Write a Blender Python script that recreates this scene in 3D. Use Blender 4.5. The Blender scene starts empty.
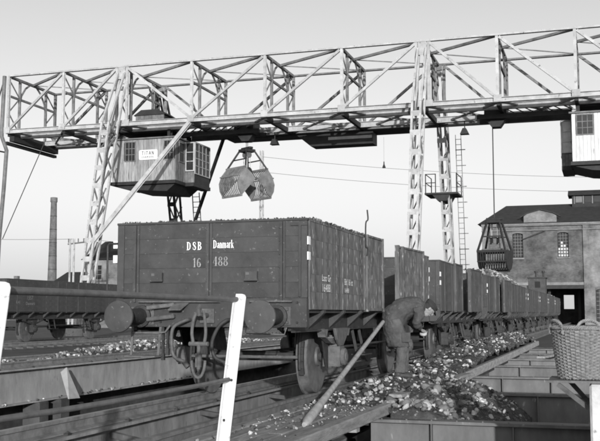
import bpy, math, random
from mathutils import Vector, Matrix, noise
random.seed(7)
S = bpy.context.scene
COL = S.collection
rad = math.radians

# ------------------------------------------------------------------ camera
CAM_H = 1.07                      # eye height over the rail tops
YAW, TILT = rad(17.5), math.atan(92.5 / 964)
cd = bpy.data.cameras.new('camera'); cam = bpy.data.objects.new('camera', cd); COL.objects.link(cam)
cam.location = (0, 0, CAM_H); cam.rotation_euler = (rad(90) + TILT, 0, YAW)
cd.sensor_width = 36; cd.lens = 964 / 600 * 36; cd.clip_start = .05; cd.clip_end = 4000
S.camera = cam
S.cycles.filter_width = 1.9
S.render.resolution_x, S.render.resolution_y = 1024, 753

# ------------------------------------------------------------------ sky, sun, exposure
HAZE = .58                        # brightness of the haze at the horizon
SUN_EL, SUN_R = rad(9.5), .40     # low winter sun behind the photographer
W = bpy.data.worlds.new('World'); S.world = W; W.use_nodes = True
nt = W.node_tree; nt.nodes.clear()
sky = nt.nodes.new('ShaderNodeTexSky'); sky.sky_type = 'NISHITA'; sky.sun_disc = False
tosun = Vector((SUN_R, -1, 0)).normalized()
sky.sun_elevation = SUN_EL; sky.sun_rotation = math.atan2(tosun.x, tosun.y)
sky.air_density = 1.0; sky.dust_density = 3.0; sky.ozone_density = 1.0
# black-and-white film: only the grey value of the sky is used, blue-sensitive
sep = nt.nodes.new('ShaderNodeSeparateColor'); mixw = nt.nodes.new('ShaderNodeMath'); mixw.operation = 'MULTIPLY_ADD'
mixw.inputs[1].default_value = .62
hb = nt.nodes.new('ShaderNodeMath'); hb.operation = 'MULTIPLY'; hb.inputs[1].default_value = .38
bg = nt.nodes.new('ShaderNodeBackground'); bg.inputs[1].default_value = .15
out = nt.nodes.new('ShaderNodeOutputWorld')
nt.links.new(sky.outputs[0], sep.inputs[0])
nt.links.new(sep.outputs[1], hb.inputs[0])
nt.links.new(sep.outputs[2], mixw.inputs[0]); nt.links.new(hb.outputs[0], mixw.inputs[2])
# pale winter haze, the same all the way round, thicker towards the horizon
tcw = nt.nodes.new('ShaderNodeTexCoord'); sxw = nt.nodes.new('ShaderNodeSeparateXYZ'); nt.links.new(tcw.outputs['Generated'], sxw.inputs[0])
def wm(op, a, b):
    n_ = nt.nodes.new('ShaderNodeMath'); n_.operation = op
    for i_, v_ in enumerate((a, b)):
        if isinstance(v_, (int, float)): n_.inputs[i_].default_value = v_
        elif v_ is not None: nt.links.new(v_, n_.inputs[i_])
    return n_.outputs[0]
up_ = wm('MAXIMUM', sxw.outputs[2], 0.0)
hz_ = wm('MULTIPLY', wm('POWER', wm('SUBTRACT', 1.0, up_), 2.8), HAZE / .15)
nt.links.new(wm('ADD', mixw.outputs[0], hz_), bg.inputs[0]); nt.links.new(bg.outputs[0], out.inputs[0])
sd = bpy.data.lights.new('sun', 'SUN'); sd.energy = 3.9; sd.angle = rad(.6); sd.color = (1, 1, 1)
sun = bpy.data.objects.new('sun', sd); COL.objects.link(sun)
tosun = Vector((tosun.x * math.cos(SUN_EL), tosun.y * math.cos(SUN_EL), math.sin(SUN_EL)))
sun.rotation_euler = (-tosun).to_track_quat('-Z', 'Y').to_euler(); sun.location = (20, -40, 30)
S.view_settings.view_transform = 'Standard'; S.view_settings.look = 'None'
S.view_settings.exposure = 0.0; S.view_settings.gamma = 1; S.view_settings.use_curve_mapping = False

# ------------------------------------------------------------------ helpers
_R = Vector((math.cos(YAW), math.sin(YAW), 0))
_F = Vector((-math.sin(YAW) * math.cos(TILT), math.cos(YAW) * math.cos(TILT), math.sin(TILT)))
_U = _R.cross(_F)
def at(x, y, X=None, Y=None, Z=None):
    """photo pixel + the plane the thing touches -> point in the place"""
    d = _F + _R * ((x - 300) / 964) + _U * ((220.5 - y) / 964)
    s = X / d.x if X is not None else Y / d.y if Y is not None else (Z - CAM_H) / d.z
    return Vector((0, 0, CAM_H)) + d * s

def grey(v): return (v, v, v, 1)
MATS = {}
def mat(name, g, rough=.8, var=.25, scale=6, bump=.15, metal=0, stretch=(1, 1, 1), spots=0, spot_g=.5, spot_scale=30, detail=6, bscale=None, spec=.3, perobj=True):
    """plain grey paint/wood/steel with grain, mottling and optional dust specks"""
    if name in MATS: return MATS[name]
    m = bpy.data.materials.new(name); m.use_nodes = True
    n = m.node_tree.nodes; l = m.node_tree.links
    p = n['Principled BSDF']; p.inputs['Roughness'].default_value = rough; p.inputs['Metallic'].default_value = metal
    p.inputs['Specular IOR Level'].default_value = spec
    tc = n.new('ShaderNodeTexCoord'); mp = n.new('ShaderNodeMapping'); mp.inputs['Scale'].default_value = stretch
    oi = n.new('ShaderNodeObjectInfo'); ad = n.new('ShaderNodeVectorMath'); ad.operation = 'ADD'
    sc = n.new('ShaderNodeVectorMath'); sc.operation = 'SCALE'; sc.inputs['Scale'].default_value = 37.0
    cx = n.new('ShaderNodeCombineXYZ')
    for i in range(3):
        if perobj: l.new(oi.outputs['Random'], cx.inputs[i])
    l.new(cx.outputs[0], sc.inputs[0]); l.new(tc.outputs['Object'], mp.inputs[0])
    l.new(mp.outputs[0], ad.inputs[0]); l.new(sc.outputs[0], ad.inputs[1])
    nz = n.new('ShaderNodeTexNoise'); nz.inputs['Scale'].default_value = scale; nz.inputs['Detail'].default_value = detail; nz.inputs['Roughness'].default_value = .65
    l.new(ad.outputs[0], nz.inputs['Vector'])
    r = n.new('ShaderNodeMapRange'); r.inputs[1].default_value = .28; r.inputs[2].default_value = .72
    r.inputs[3].default_value = 1 - var; r.inputs[4].default_value = 1 + var
    l.new(nz.outputs[0], r.inputs[0])
    # each piece a touch lighter or darker than its neighbours
    r2 = n.new('ShaderNodeMapRange'); r2.inputs[3].default_value = 1 - var * .45; r2.inputs[4].default_value = 1 + var * .45
    l.new(oi.outputs['Random'], r2.inputs[0]) if perobj else setattr(r2.inputs[0], 'default_value', .5)
    mu = n.new('ShaderNodeMath'); mu.operation = 'MULTIPLY'; l.new(r.outputs[0], mu.inputs[0]); l.new(r2.outputs[0], mu.inputs[1])
    mg = n.new('ShaderNodeMath'); mg.operation = 'MULTIPLY'; mg.inputs[1].default_value = g; l.new(mu.outputs[0], mg.inputs[0])
    last = mg.outputs[0]
    if spots:
        n2 = n.new('ShaderNodeTexNoise'); n2.inputs['Scale'].default_value = spot_scale; n2.inputs['Detail'].default_value = 3
        l.new(ad.outputs[0], n2.inputs['Vector'])
        s2 = n.new('ShaderNodeMapRange'); s2.inputs[1].default_value = .70 - spots * .25; s2.inputs[2].default_value = .78 - spots * .2
        l.new(n2.outputs[0], s2.inputs[0])
        mx = n.new('ShaderNodeMix'); mx.data_type = 'FLOAT'; l.new(s2.outputs[0], mx.inputs[0]); l.new(last, mx.inputs[2]); mx.inputs[3].default_value = spot_g
        last = mx.outputs[0]
    l.new(last, p.inputs['Base Color'])
    if bump:
        b = n.new('ShaderNodeBump'); b.inputs['Strength'].default_value = bump; b.inputs['Distance'].default_value = .02
        n3 = n.new('ShaderNodeTexNoise'); n3.inputs['Scale'].default_value = bscale or scale * 5; n3.inputs['Detail'].default_value = 5
        l.new(ad.outputs[0], n3.inputs['Vector']); l.new(n3.outputs[0], b.inputs['Height']); l.new(b.outputs[0], p.inputs['Normal'])
    MATS[name] = m
    return m

def attr_mat(name, lo, hi, rough=.85, bump=.3, scale=25, attr='tone'):
    m = bpy.data.materials.new(name); m.use_nodes = True; n = m.node_tree.nodes; l = m.node_tree.links
    p = n['Principled BSDF']; p.inputs['Roughness'].default_value = rough; p.inputs['Specular IOR Level'].default_value = .25
    a = n.new('ShaderNodeAttribute'); a.attribute_name = attr
    r = n.new('ShaderNodeMapRange'); r.inputs[3].default_value = lo; r.inputs[4].default_value = hi; l.new(a.outputs['Fac'], r.inputs[0])
    tc = n.new('ShaderNodeTexCoord'); z = n.new('ShaderNodeTexNoise'); z.inputs['Scale'].default_value = scale; l.new(tc.outputs['Object'], z.inputs['Vector'])
    q = n.new('ShaderNodeMapRange'); q.inputs[1].default_value = .3; q.inputs[2].default_value = .7; q.inputs[3].default_value = .6; q.inputs[4].default_value = 1.35; l.new(z.outputs[0], q.inputs[0])
    mu = n.new('ShaderNodeMath'); mu.operation = 'MULTIPLY'; l.new(r.outputs[0], mu.inputs[0]); l.new(q.outputs[0], mu.inputs[1]); l.new(mu.outputs[0], p.inputs['Base Color'])
    b = n.new('ShaderNodeBump'); b.inputs['Strength'].default_value = bump; b.inputs['Distance'].default_value = .02; l.new(z.outputs[0], b.inputs['Height']); l.new(b.outputs[0], p.inputs['Normal'])
    MATS[name] = m
    return m

def brick_mat(name, g1, g2, mortar, w=.25, h=.075, var=.5, plaster=0):
    m = bpy.data.materials.new(name); m.use_nodes = True; n = m.node_tree.nodes; l = m.node_tree.links
    p = n['Principled BSDF']; p.inputs['Roughness'].default_value = .9
    tc = n.new('ShaderNodeTexCoord'); sx = n.new('ShaderNodeSeparateXYZ'); cx = n.new('ShaderNodeCombineXYZ'); l.new(tc.outputs['Object'], sx.inputs[0])
    s = n.new('ShaderNodeMath'); s.operation = 'ADD'; l.new(sx.outputs[0], s.inputs[0]); l.new(sx.outputs[1], s.inputs[1])
    l.new(s.outputs[0], cx.inputs[0]); l.new(sx.outputs[2], cx.inputs[1])
    b = n.new('ShaderNodeTexBrick'); b.inputs['Color1'].default_value = grey(g1); b.inputs['Color2'].default_value = grey(g2); b.inputs['Mortar'].default_value = grey(mortar)
    b.inputs['Scale'].default_value = 1; b.inputs['Brick Width'].default_value = w; b.inputs['Row Height'].default_value = h; b.inputs['Mortar Size'].default_value = .008
    l.new(cx.outputs[0], b.inputs['Vector'])
    z = n.new('ShaderNodeTexNoise'); z.inputs['Scale'].default_value = .45; z.inputs['Detail'].default_value = 9; z.inputs['Roughness'].default_value = .7; l.new(tc.outputs['Object'], z.inputs['Vector'])
    r = n.new('ShaderNodeMapRange'); r.inputs[1].default_value = .35; r.inputs[2].default_value = .65; r.inputs[3].default_value = 1 - var; r.inputs[4].default_value = 1 + var; l.new(z.outputs[0], r.inputs[0])
    mx = n.new('ShaderNodeVectorMath'); mx.operation = 'SCALE'; l.new(b.outputs[0], mx.inputs[0]); l.new(r.outputs[0], mx.inputs['Scale']); l.new(mx.outputs[0], p.inputs['Base Color'])
    bu = n.new('ShaderNodeBump'); bu.inputs['Strength'].default_value = .5; bu.inputs['Distance'].default_value = .01; l.new(b.outputs['Fac'], bu.inputs['Height']); bu.invert = True; l.new(bu.outputs[0], p.inputs['Normal'])
    MATS[name] = m
    return m

class MB:
    """collects shapes; build() links them as one mesh object"""
    def __init__(s): s.v = []; s.f = []; s.t = []
    def add(s, vs, fs):
        o = len(s.v); s.v += [tuple(v) for v in vs]; s.f += [tuple(i + o for i in f) for f in fs]; return s
    def box(s, x0, x1, y0, y1, z0, z1):
        return s.add([(x, y, z) for z in (z0, z1) for y in (y0, y1) for x in (x0, x1)],
                     [(0, 2, 3, 1), (4, 5, 7, 6), (0, 1, 5, 4), (2, 6, 7, 3), (0, 4, 6, 2), (1, 3, 7, 5)])
    def bar(s, p, q, w, h, up=(0, 0, 1), w2=None, h2=None):
        p, q = Vector(p), Vector(q); d = (q - p).normalized(); u = Vector(up)
        if abs(d.dot(u)) > .98: u = Vector((0, 1, 0))
        a = d.cross(u).normalized(); b = a.cross(d)
        w2 = w2 or w; h2 = h2 or h; vs = []
        for c, ww, hh in ((p, w, h), (q, w2, h2)):
            for i, j in ((-1, -1), (1, -1), (1, 1), (-1, 1)): vs.append(c + a * (i * ww / 2) + b * (j * hh / 2))
        return s.add(vs, [(3, 2, 1, 0), (4, 5, 6, 7), (0, 1, 5, 4), (1, 2, 6, 5), (2, 3, 7, 6), (3, 0, 4, 7)])
    def tube(s, pts, r, n=8):
        pts = [Vector(p) for p in pts]; rs = r if isinstance(r, (list, tuple)) else [r] * len(pts)
        vs, fs = [], []; a = None
        for i, p in enumerate(pts):
            d = (pts[min(i + 1, len(pts) - 1)] - pts[max(i - 1, 0)]).normalized()
            if a is None: a = d.cross(Vector((0, 0, 1)) if abs(d.z) < .9 else Vector((1, 0, 0))).normalized()
            a = (a - d * a.dot(d)).normalized(); b = d.cross(a)
            for k in range(n):
                t = 2 * math.pi * k / n; vs.append(p + (a * math.cos(t) + b * math.sin(t)) * rs[i])
        for i in range(len(pts) - 1):
            for k in range(n):
                j = (k + 1) % n; fs.append((i * n + k, i * n + j, (i + 1) * n + j, (i + 1) * n + k))
        fs.append(tuple(reversed(range(n)))); fs.append(tuple((len(pts) - 1) * n + k for k in range(n)))
        return s.add(vs, fs)
    def cyl(s, p, q, r, n=12, r2=None): return s.tube([p, q], [r, r2 if r2 is not None else r], n)
    def lathe(s, prof, c, axis='x', n=28):
        """prof: (along axis, radius)"""
        vs, fs = [], []; c = Vector(c)
        for a, r in prof:
            for k in range(n):
                t = 2 * math.pi * k / n; u, w = r * math.cos(t), r * math.sin(t)
                vs.append(c + (Vector((a, u, w)) if axis == 'x' else Vector((w, a, u)) if axis == 'y' else Vector((u, w, a))))
        for i in range(len(prof) - 1):
            for k in range(n):
                j = (k + 1) % n; fs.append((i * n + k, i * n + j, (i + 1) * n + j, (i + 1) * n + k))
        fs.append(tuple(reversed(range(n)))); fs.append(tuple((len(prof) - 1) * n + k for k in range(n)))
        return s.add(vs, fs)
    def prism(s, poly, a0, a1, axis='y'):
        """polygon in the plane across the axis, pulled from a0 to a1"""
        def P(u, w, a): return (u, a, w) if axis == 'y' else (a, u, w) if axis == 'x' else (u, w, a)
        n = len(poly); vs = [P(u, w, a0) for u, w in poly] + [P(u, w, a1) for u, w in poly]
        fs = [tuple(range(n)), tuple(reversed(range(n, 2 * n)))] + [(i, i + n, (i + 1) % n + n, (i + 1) % n) for i in range(n)]
        return s.add(vs, fs)
    def mesh(s, name, off=(0, 0, 0)):
        me = bpy.data.meshes.new(name)
        me.from_pydata([(x - off[0], y - off[1], z - off[2]) for x, y, z in s.v], [], s.f); me.validate()
        import bmesh
        bm = bmesh.new(); bm.from_mesh(me); bmesh.ops.recalc_face_normals(bm, faces=bm.faces); bm.to_mesh(me); bm.free()
        return me
    def build(s, name, m, parent=None, absolute=False, smooth=False, bevel=0, kind=None):
        off = wloc(parent) if (absolute and parent) else (0, 0, 0)
        me = s.mesh(name, off); me.materials.append(m)
        return link(name, me, parent, smooth, bevel, kind)
def curve(pts, n=6):
    """Catmull-Rom through the points"""
    P = [Vector(p) for p in pts]; P = [P[0] * 2 - P[1]] + P + [P[-1] * 2 - P[-2]]; out_ = []
    for i in range(1, len(P) - 2):
        for k in range(n):
            t = k / n; a, b, c, d = P[i - 1:i + 3]
            out_.append(.5 * ((2 * b) + (c - a) * t + (2 * a - 5 * b + 4 * c - d) * t * t + (3 * b - a - 3 * c + d) * t ** 3))
    return out_ + [P[-2]]
def wloc(o):
    v = Vector((0, 0, 0))
    while o is not None: v = v + o.location; o = o.parent
    return v
def link(name, me, parent=None, smooth=False, bevel=0, kind=None, loc=None):
    o = bpy.data.objects.new(name, me); COL.objects.link(o); o.parent = parent
    if loc is not None: o.location = loc
    if smooth and not me.polygons[0].use_smooth:
        me.polygons.foreach_set('use_smooth', [True] * len(me.polygons))
        try: me.set_sharp_from_angle(angle=rad(38))
        except Exception: pass
    if bevel:
        b = o.modifiers.new('bevel', 'BEVEL'); b.width = bevel; b.segments = 1; b.limit_method = 'ANGLE'; b.angle_limit = rad(50)
    if kind: o['kind'] = kind
    return o
def tag(o, label=None, cat=None, group=None, kind=None):
    if label: o['label'] = label
    if cat: o['category'] = cat
    if group: o['group'] = group
    if kind: o['kind'] = kind
    return o
def thing(name, label, cat, loc=(0, 0, 0), rotz=0, group=None):
    o = bpy.data.objects.new(name, None); COL.objects.link(o); o.empty_display_size = .2
    o.location = loc; o.rotation_euler = (0, 0, rotz)
    return tag(o, label, cat, group)
def kids(o): return [c for c in bpy.data.objects if c.parent == o]
def copy_tree(o, parent=None):
    c = o.copy(); COL.objects.link(c); c.parent = parent
    for ch in list(o.children): copy_tree(ch, c)
    return c
def nz(x, y, z=0, s=1): return noise.noise(Vector((x * s, y * s, z * s)))

# icosphere with 42 points for lumps
def _ico():
    t = (1 + 5 ** .5) / 2
    v = [Vector(p).normalized() for p in ((-1, t, 0), (1, t, 0), (-1, -t, 0), (1, -t, 0), (0, -1, t), (0, 1, t), (0, -1, -t), (0, 1, -t), (t, 0, -1), (t, 0, 1), (-t, 0, -1), (-t, 0, 1))]
    f = [(0, 11, 5), (0, 5, 1), (0, 1, 7), (0, 7, 10), (0, 10, 11), (1, 5, 9), (5, 11, 4), (11, 10, 2), (10, 7, 6), (7, 1, 8), (3, 9, 4), (3, 4, 2), (3, 2, 6), (3, 6, 8), (3, 8, 9), (4, 9, 5), (2, 4, 11), (6, 2, 10), (8, 6, 7), (9, 8, 1)]
    c = {}; nf = []
    def mid(a, b):
        k = (min(a, b), max(a, b))
        if k not in c: v.append(((v[a] + v[b]) / 2).normalized()); c[k] = len(v) - 1
        return c[k]
    for a, b, d in f:
        x, y, z = mid(a, b), mid(b, d), mid(d, a); nf += [(a, x, z), (b, y, x), (d, z, y), (x, y, z)]
    return v, nf
ICO = _ico()
ICO0 = (ICO[0][:12], [(0, 11, 5), (0, 5, 1), (0, 1, 7), (0, 7, 10), (0, 10, 11), (1, 5, 9), (5, 11, 4), (11, 10, 2), (10, 7, 6), (7, 1, 8), (3, 9, 4), (3, 4, 2), (3, 2, 6), (3, 6, 8), (3, 8, 9), (4, 9, 5), (2, 4, 11), (6, 2, 10), (8, 6, 7), (9, 8, 1)])
def lump_verts(size, seed, low=False, long=1.5):
    rnd = random.Random(seed); V, F = ICO0 if low else ICO
    sx = size * rnd.uniform(.9, long); sy = size * rnd.uniform(.6, 1.0); sz = size * rnd.uniform(.45, .85)
    rot = Matrix.Rotation(rnd.uniform(0, 6.28), 3, 'Z') @ Matrix.Rotation(rnd.uniform(-.9, .9), 3, 'X') @ Matrix.Rotation(rnd.uniform(-.9, .9), 3, 'Y')
    o = rnd.uniform(0, 99); out = []
    for p in V:
        k = 1 + .6 * noise.noise(p * 1.3 + Vector((o, o, o))) + .32 * noise.noise(p * 3.1 + Vector((o, 0, o)))
        tp = 1 - .35 * max(0, p.x)          # beet-like taper to one end
        out.append(rot @ Vector((p.x * sx * k, p.y * sy * k * tp, p.z * sz * k * tp)))
    return out, F

# ------------------------------------------------------------------ materials
M_paint = mat('wagon_paint', .060, .62, .30, 3.5, .2, spots=.20, spot_g=.17, spot_scale=24)
M_side = mat('wagon_side_boards', .125, .8, .6, 5, .35, stretch=(1.5, 1.5, .5), spots=.45, spot_g=.38, spot_scale=12, perobj=False)
M_side2 = mat('wagon_side_plain', .085, .8, .45, 3, .3, stretch=(1, 1, .7), spots=.25, spot_g=.24, spot_scale=10, perobj=False)
M_side3 = mat('wagon_side_dark', .065, .8, .35, 2, .2, spots=.15, spot_g=.16, spot_scale=12, perobj=False)
M_bracket = mat('bracket_paint', .06, .8, .4, 8, .3)
M_iron = mat('wagon_iron', .038, .6, .4, 9, .2, spots=.1, spot_g=.16, spot_scale=40)
M_wheel = mat('wheel_steel', .13, .55, .4, 8, .2)
M_dust = mat('dusty_iron', .115, .8, .4, 10, .3)
M_hose = mat('hose_rubber', .10, .6, .4, 12, .3)
M_white = mat('white_paint', .64, .55, .14, 5, .2, spots=.16, spot_g=.34, spot_scale=16)
M_letter = mat('letter_white', .85, .7, .14, 40, 0)
M_letter2 = mat('letter_worn', .25, .7, .5, 45, 0)
M_pipe = mat('rail_pipe', .12, .5, .3, 9, .15)
M_crane = mat('crane_light_paint', .41, .6, .28, 2.5, .1, spots=.24, spot_g=.17, spot_scale=6)
M_crane2 = mat('crane_mid_grey', .17, .65, .45, 2.5, .1)  # mid grey, darker than the near truss paint
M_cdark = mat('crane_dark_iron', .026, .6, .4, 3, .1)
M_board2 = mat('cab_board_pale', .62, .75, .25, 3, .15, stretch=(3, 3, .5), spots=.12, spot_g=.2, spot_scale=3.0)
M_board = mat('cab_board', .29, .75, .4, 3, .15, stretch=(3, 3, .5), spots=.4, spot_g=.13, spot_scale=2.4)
M_girder_pale = mat('girder_weathered', .30, .7, .3, 3, .2, stretch=(1, 1, .4), spots=.2, spot_g=.22, spot_scale=9)
M_girder2 = mat('rail_girder_steel', .27, .7, .4, 4, .25, stretch=(1, 1, .4), spots=.25, spot_g=.12, spot_scale=10)
M_girder = mat('girder_steel', .15, .65, .3, 4, .12, stretch=(1, 1, .4), spots=.07, spot_g=.30, spot_scale=16)
M_rail = mat('running_rail', .22, .45, .4, 7, .15, metal=.2)
M_deck = mat('deck_timber', .28, .85, .45, 5, .5, stretch=(3, .5, 3), bscale=30, spots=.1, spot_g=.35, spot_scale=20)
M_timber = mat('edge_timber', .27, .85, .4, 5, .4, stretch=(3, .6, 3))
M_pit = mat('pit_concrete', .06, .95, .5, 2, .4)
M_soil = mat('trampled_soil', .065, .95, .6, 7, 1.0, spots=.45, spot_g=.26, spot_scale=22, bscale=30)
M_ground = mat('ground_dirt', .075, .95, .45, 1.5, .6, spots=.1, spot_g=.2, spot_scale=9)
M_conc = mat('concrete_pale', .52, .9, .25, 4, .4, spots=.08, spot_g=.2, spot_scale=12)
M_roof = mat('roof_slate', .035, .85, .3, 2, .3)
M_glass = mat('dark_glass', .022, .35, .3, 3, 0, spec=.3)
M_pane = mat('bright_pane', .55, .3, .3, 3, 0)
M_trim = mat('cornice_stone', .20, .85, .3, 2, .2)
M_cloth = mat('work_cloth', .072, .92, .35, 9, .35, spots=.08, spot_g=.18, spot_scale=22)
M_cloth2 = mat('trouser_cloth', .10, .92, .35, 9, .35)
M_cap = mat('cap_cloth', .04, .9, .3, 12, .3)
M_skin = mat('skin', .26, .55, .12, 14, .1)
M_boot = mat('boot_leather', .05, .6, .3, 14, .2)
M_wick = mat('wicker', .23, .7, .4, 24, .3)
M_wick2 = mat('wicker_dark', .16, .75, .4, 24, .3)
M_pole = mat('pole_wood', .36, .8, .3, 10, .2, stretch=(1, 1, .4))
M_black = mat('black_iron', .015, .7, .2, 4, .05)
M_lump = attr_mat('spilled_lumps', .05, .62, bump=.6, scale=18)
M_brick = brick_mat('factory_brick', .12, .08, .155, var=.6)
M_brick2 = brick_mat('rendered_brick', .20, .165, .21, var=.55)
M_chim = brick_mat('chimney_brick', .14, .10, .17, w=.5, h=.16, var=.35)
M_leaf = attr_mat('winter_leaves', .08, .22, bump=0)
M_sleeper = mat('sleeper_timber', .08, .9, .4, 6, .4)

# ------------------------------------------------------------------ ground, pit, tracks
PX0, PX1, PY0, PY1, PZ = -12.85, 1.6, 6.5, 37.8, -2.7
GZ = -.22
g = MB()
B = 1500
g.add([(-B, -B, GZ), (PX0, -B, GZ), (PX0, B, GZ), (-B, B, GZ)], [(0, 1, 2, 3)])
g.add([(PX1, -B, GZ), (B, -B, GZ), (B, B, GZ), (PX1, B, GZ)], [(0, 1, 2, 3)])
g.add([(PX0, -B, GZ), (PX1, -B, GZ), (PX1, PY0, GZ), (PX0, PY0, GZ)], [(0, 1, 2, 3)])
g.add([(PX0, PY1, GZ), (PX1, PY1, GZ), (PX1, B, GZ), (PX0, B, GZ)], [(0, 1, 2, 3)])
o = g.build('ground', M_ground); o['kind'] = 'structure'
o.data.flip_normals() if o.data.polygons[0].normal.z < 0 else None
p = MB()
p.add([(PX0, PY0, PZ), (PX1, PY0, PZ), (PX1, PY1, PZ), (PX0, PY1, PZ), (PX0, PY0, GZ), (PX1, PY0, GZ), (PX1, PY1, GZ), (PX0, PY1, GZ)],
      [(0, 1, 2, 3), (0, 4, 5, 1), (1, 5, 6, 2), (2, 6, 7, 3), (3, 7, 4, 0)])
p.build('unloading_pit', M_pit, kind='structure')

def rail_mb(X, y0, y1):
    m = MB(); prof = [(-.07, -.15), (.07, -.15), (.07, -.135), (.012, -.115), (.012, -.045), (.036, -.035), (.036, 0), (-.036, 0), (-.036, -.035), (-.012, -.045), (-.012, -.115), (-.07, -.135)]
    return m.prism([(X + u, w) for u, w in prof], y0, y1)
def girder_mb(X, y0, y1, top, depth, fl=.28, web=.03, ft=.035):
    m = MB(); m.box(X - fl / 2, X + fl / 2, y0, y1, top - ft, top); m.box(X - fl / 2, X + fl / 2, y0, y1, top - depth, top - depth + ft)
    m.box(X - web / 2, X + web / 2, y0, y1, top - depth + ft, top - ft); return m
RAILS = {'train': (-5.29, -3.79), 'mid': (-12.45, -13.95), 'far': (-20.45, -21.95)}
for nm, (a, b) in (('near', (-3.79, -5.29)), ('mid', (-12.45, -13.95)), ('far', (-20.45, -21.95))):
    lab = {'near': 'running rail under the lettered wagon at the front of the train', 'mid': 'bare running rail on the plate girder beyond the pit', 'far': 'running rail under the wagon standing at the left'}[nm]
    for i, X in enumerate((a, b)):
        r = rail_mb(X, -20 if nm == 'far' else 5.5, 130).build('running_rail', M_rail, smooth=False)
        tag(r, ('nearer ' if i == 0 else 'farther ') + lab, 'rail', 'running rails')
        r['kind'] = 'structure'
# girders that carry the rails over the pit
for X, top, dep, lab in ((-3.79, -.155, .62, 'riveted plate girder under the near rail of the loaded train'),
                         (-5.29, -.155, .62, 'riveted plate girder under the far rail of the loaded train'),
                         (-12.42, -.155, .78, 'pale plate girder along the left edge of the pit')):
    t = thing('plate_girder', lab, 'girder', (X, 5.6, top - dep))
    gm = girder_mb(X, 5.6, PY1 + .4, top, dep, .30)
    GM = M_girder_pale if X < -12 else M_girder2
    gm.build('web_and_flanges', GM, t, True)
    y = 60
    while y < PY1:
        s = MB(); s.box(X + .016, X + .12, y - .008, y + .008, top - dep + .04, top - .04); s.build('stiffener', M_girder, t, True)
        rv = MB()
        for q in range(8):
            rv.lathe([(0, .016), (.012, .012)], (X + .015, y - .12 + .0, top - .09 - q * (dep - .18) / 7), 'x', 6)
        rv.build('rivet_row', M_girder, t, True, kind='stuff'); y += 3.9
    for y in [6.1 + 1.3 * k for k in range(16)]:
        c = MB(); c.box(X + .055, X + .12, y - .035, y + .035, top + .001, top + .022); c.lathe([(0, .014), (.018, .012)], (X + .095, y, top + .022), 'z', 6); c.build('rail_clip', M_iron, t, True)
# tie bars between the two girders of the loaded track, and clips beside the rail
for i, y in enumerate((8.9, 11.4, 14.2, 17.5, 21, 25, 29, 33)):
    c = MB(); c.bar((-5.27, y + .85, -.27), (-3.81, y - .3, -.27), .06, .06)
    tag(c.build('tie_bar', M_girder), 'slanting steel tie bar between the rail girders, ' + ('nearest the railing', 'second from the railing', 'third from the railing', 'fourth from the railing', 'fifth from the railing', 'sixth from the railing', 'seventh from the railing', 'farthest from the railing')[i], 'tie bar', 'tie bars between the rail girders')
cross_t = MB()
# concrete piers carrying the girders
for i, (X, y) in enumerate([(-12.42, 19.4), (-12.42, 20.3), (-12.42, 30.), (-5.29, 13.9), (-5.29, 22.), (-3.79, 13.9), (-3.79, 22.)]):
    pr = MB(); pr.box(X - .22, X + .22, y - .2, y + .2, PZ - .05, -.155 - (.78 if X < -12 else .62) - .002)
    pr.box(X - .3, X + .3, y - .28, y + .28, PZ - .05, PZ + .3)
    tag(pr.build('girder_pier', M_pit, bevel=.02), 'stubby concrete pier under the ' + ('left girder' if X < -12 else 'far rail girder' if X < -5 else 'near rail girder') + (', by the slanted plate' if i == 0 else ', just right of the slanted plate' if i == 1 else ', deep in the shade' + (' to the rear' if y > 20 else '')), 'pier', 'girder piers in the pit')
# sleepers on solid ground beyond the pit
for nm, X, y0, y1 in (('far', -21.2, 18, 60), ('mid', -14.1, 10, 60), ('near', -4.54, 38.4, 105)):
    s = MB(); y = y0
    while y < y1:
        s.box(X - 1.25, X + 1.25, y, y + .24, GZ - .02, -.152); y += .68
    tag(s.build('sleeper_row', M_sleeper), None, None, None, 'stuff')
    s.v and None
for ob, l_ in zip([x for x in bpy.data.objects if x.name.startswith('sleeper_row')], ('half-buried sleepers under the left wagon track', 'half-buried sleepers of the bare middle track', 'half-buried sleepers under the far end of the train')):
    tag(ob, l_, 'sleepers')

# cross girders over the open bays at the right
CG = [11.6, 15.85, 19.9, 24.1, 27.6, 31.4, 35.4]
cg_lab = ['nearest cross girder at the front lip of the spilled heap', 'second cross girder of the open bays, behind the heap', 'third cross girder of the open bays', 'fourth cross girder of the open bays', 'fifth cross girder of the open bays', 'sixth cross girder of the open bays', 'last cross girder of the open bays']
for y, lab in zip(CG, cg_lab):
    t = thing('cross_girder', lab, 'girder', (-.5, y, -.9), 0, 'cross girders over the open bays')
    m = MB(); m.box(-2.75, 1.58, y - .13, y + .13, -.235, -.2); m.box(-2.75, 1.58, y - .02, y + .02, -.74, -.235); m.box(-2.75, 1.58, y - .13, y + .13, -.775, -.74)
    m.build('web_and_flanges', M_girder, t, True)
    for x in (-2.0, -1.05, -.1, .85):
        s = MB(); s.box(x - .006, x + .006, y - .115, y - .021, -.738, -.237); s.build('stiffener', M_girder, t, True)
    rv = MB(); x = -2.6
    while x < 1.5: rv.lathe([(0, .013), (.010, .009)], (x, y - .09, -.2), 'z', 6); x += .3
    rv.build('rivet_row', M_girder, t, True, kind='stuff')

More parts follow.
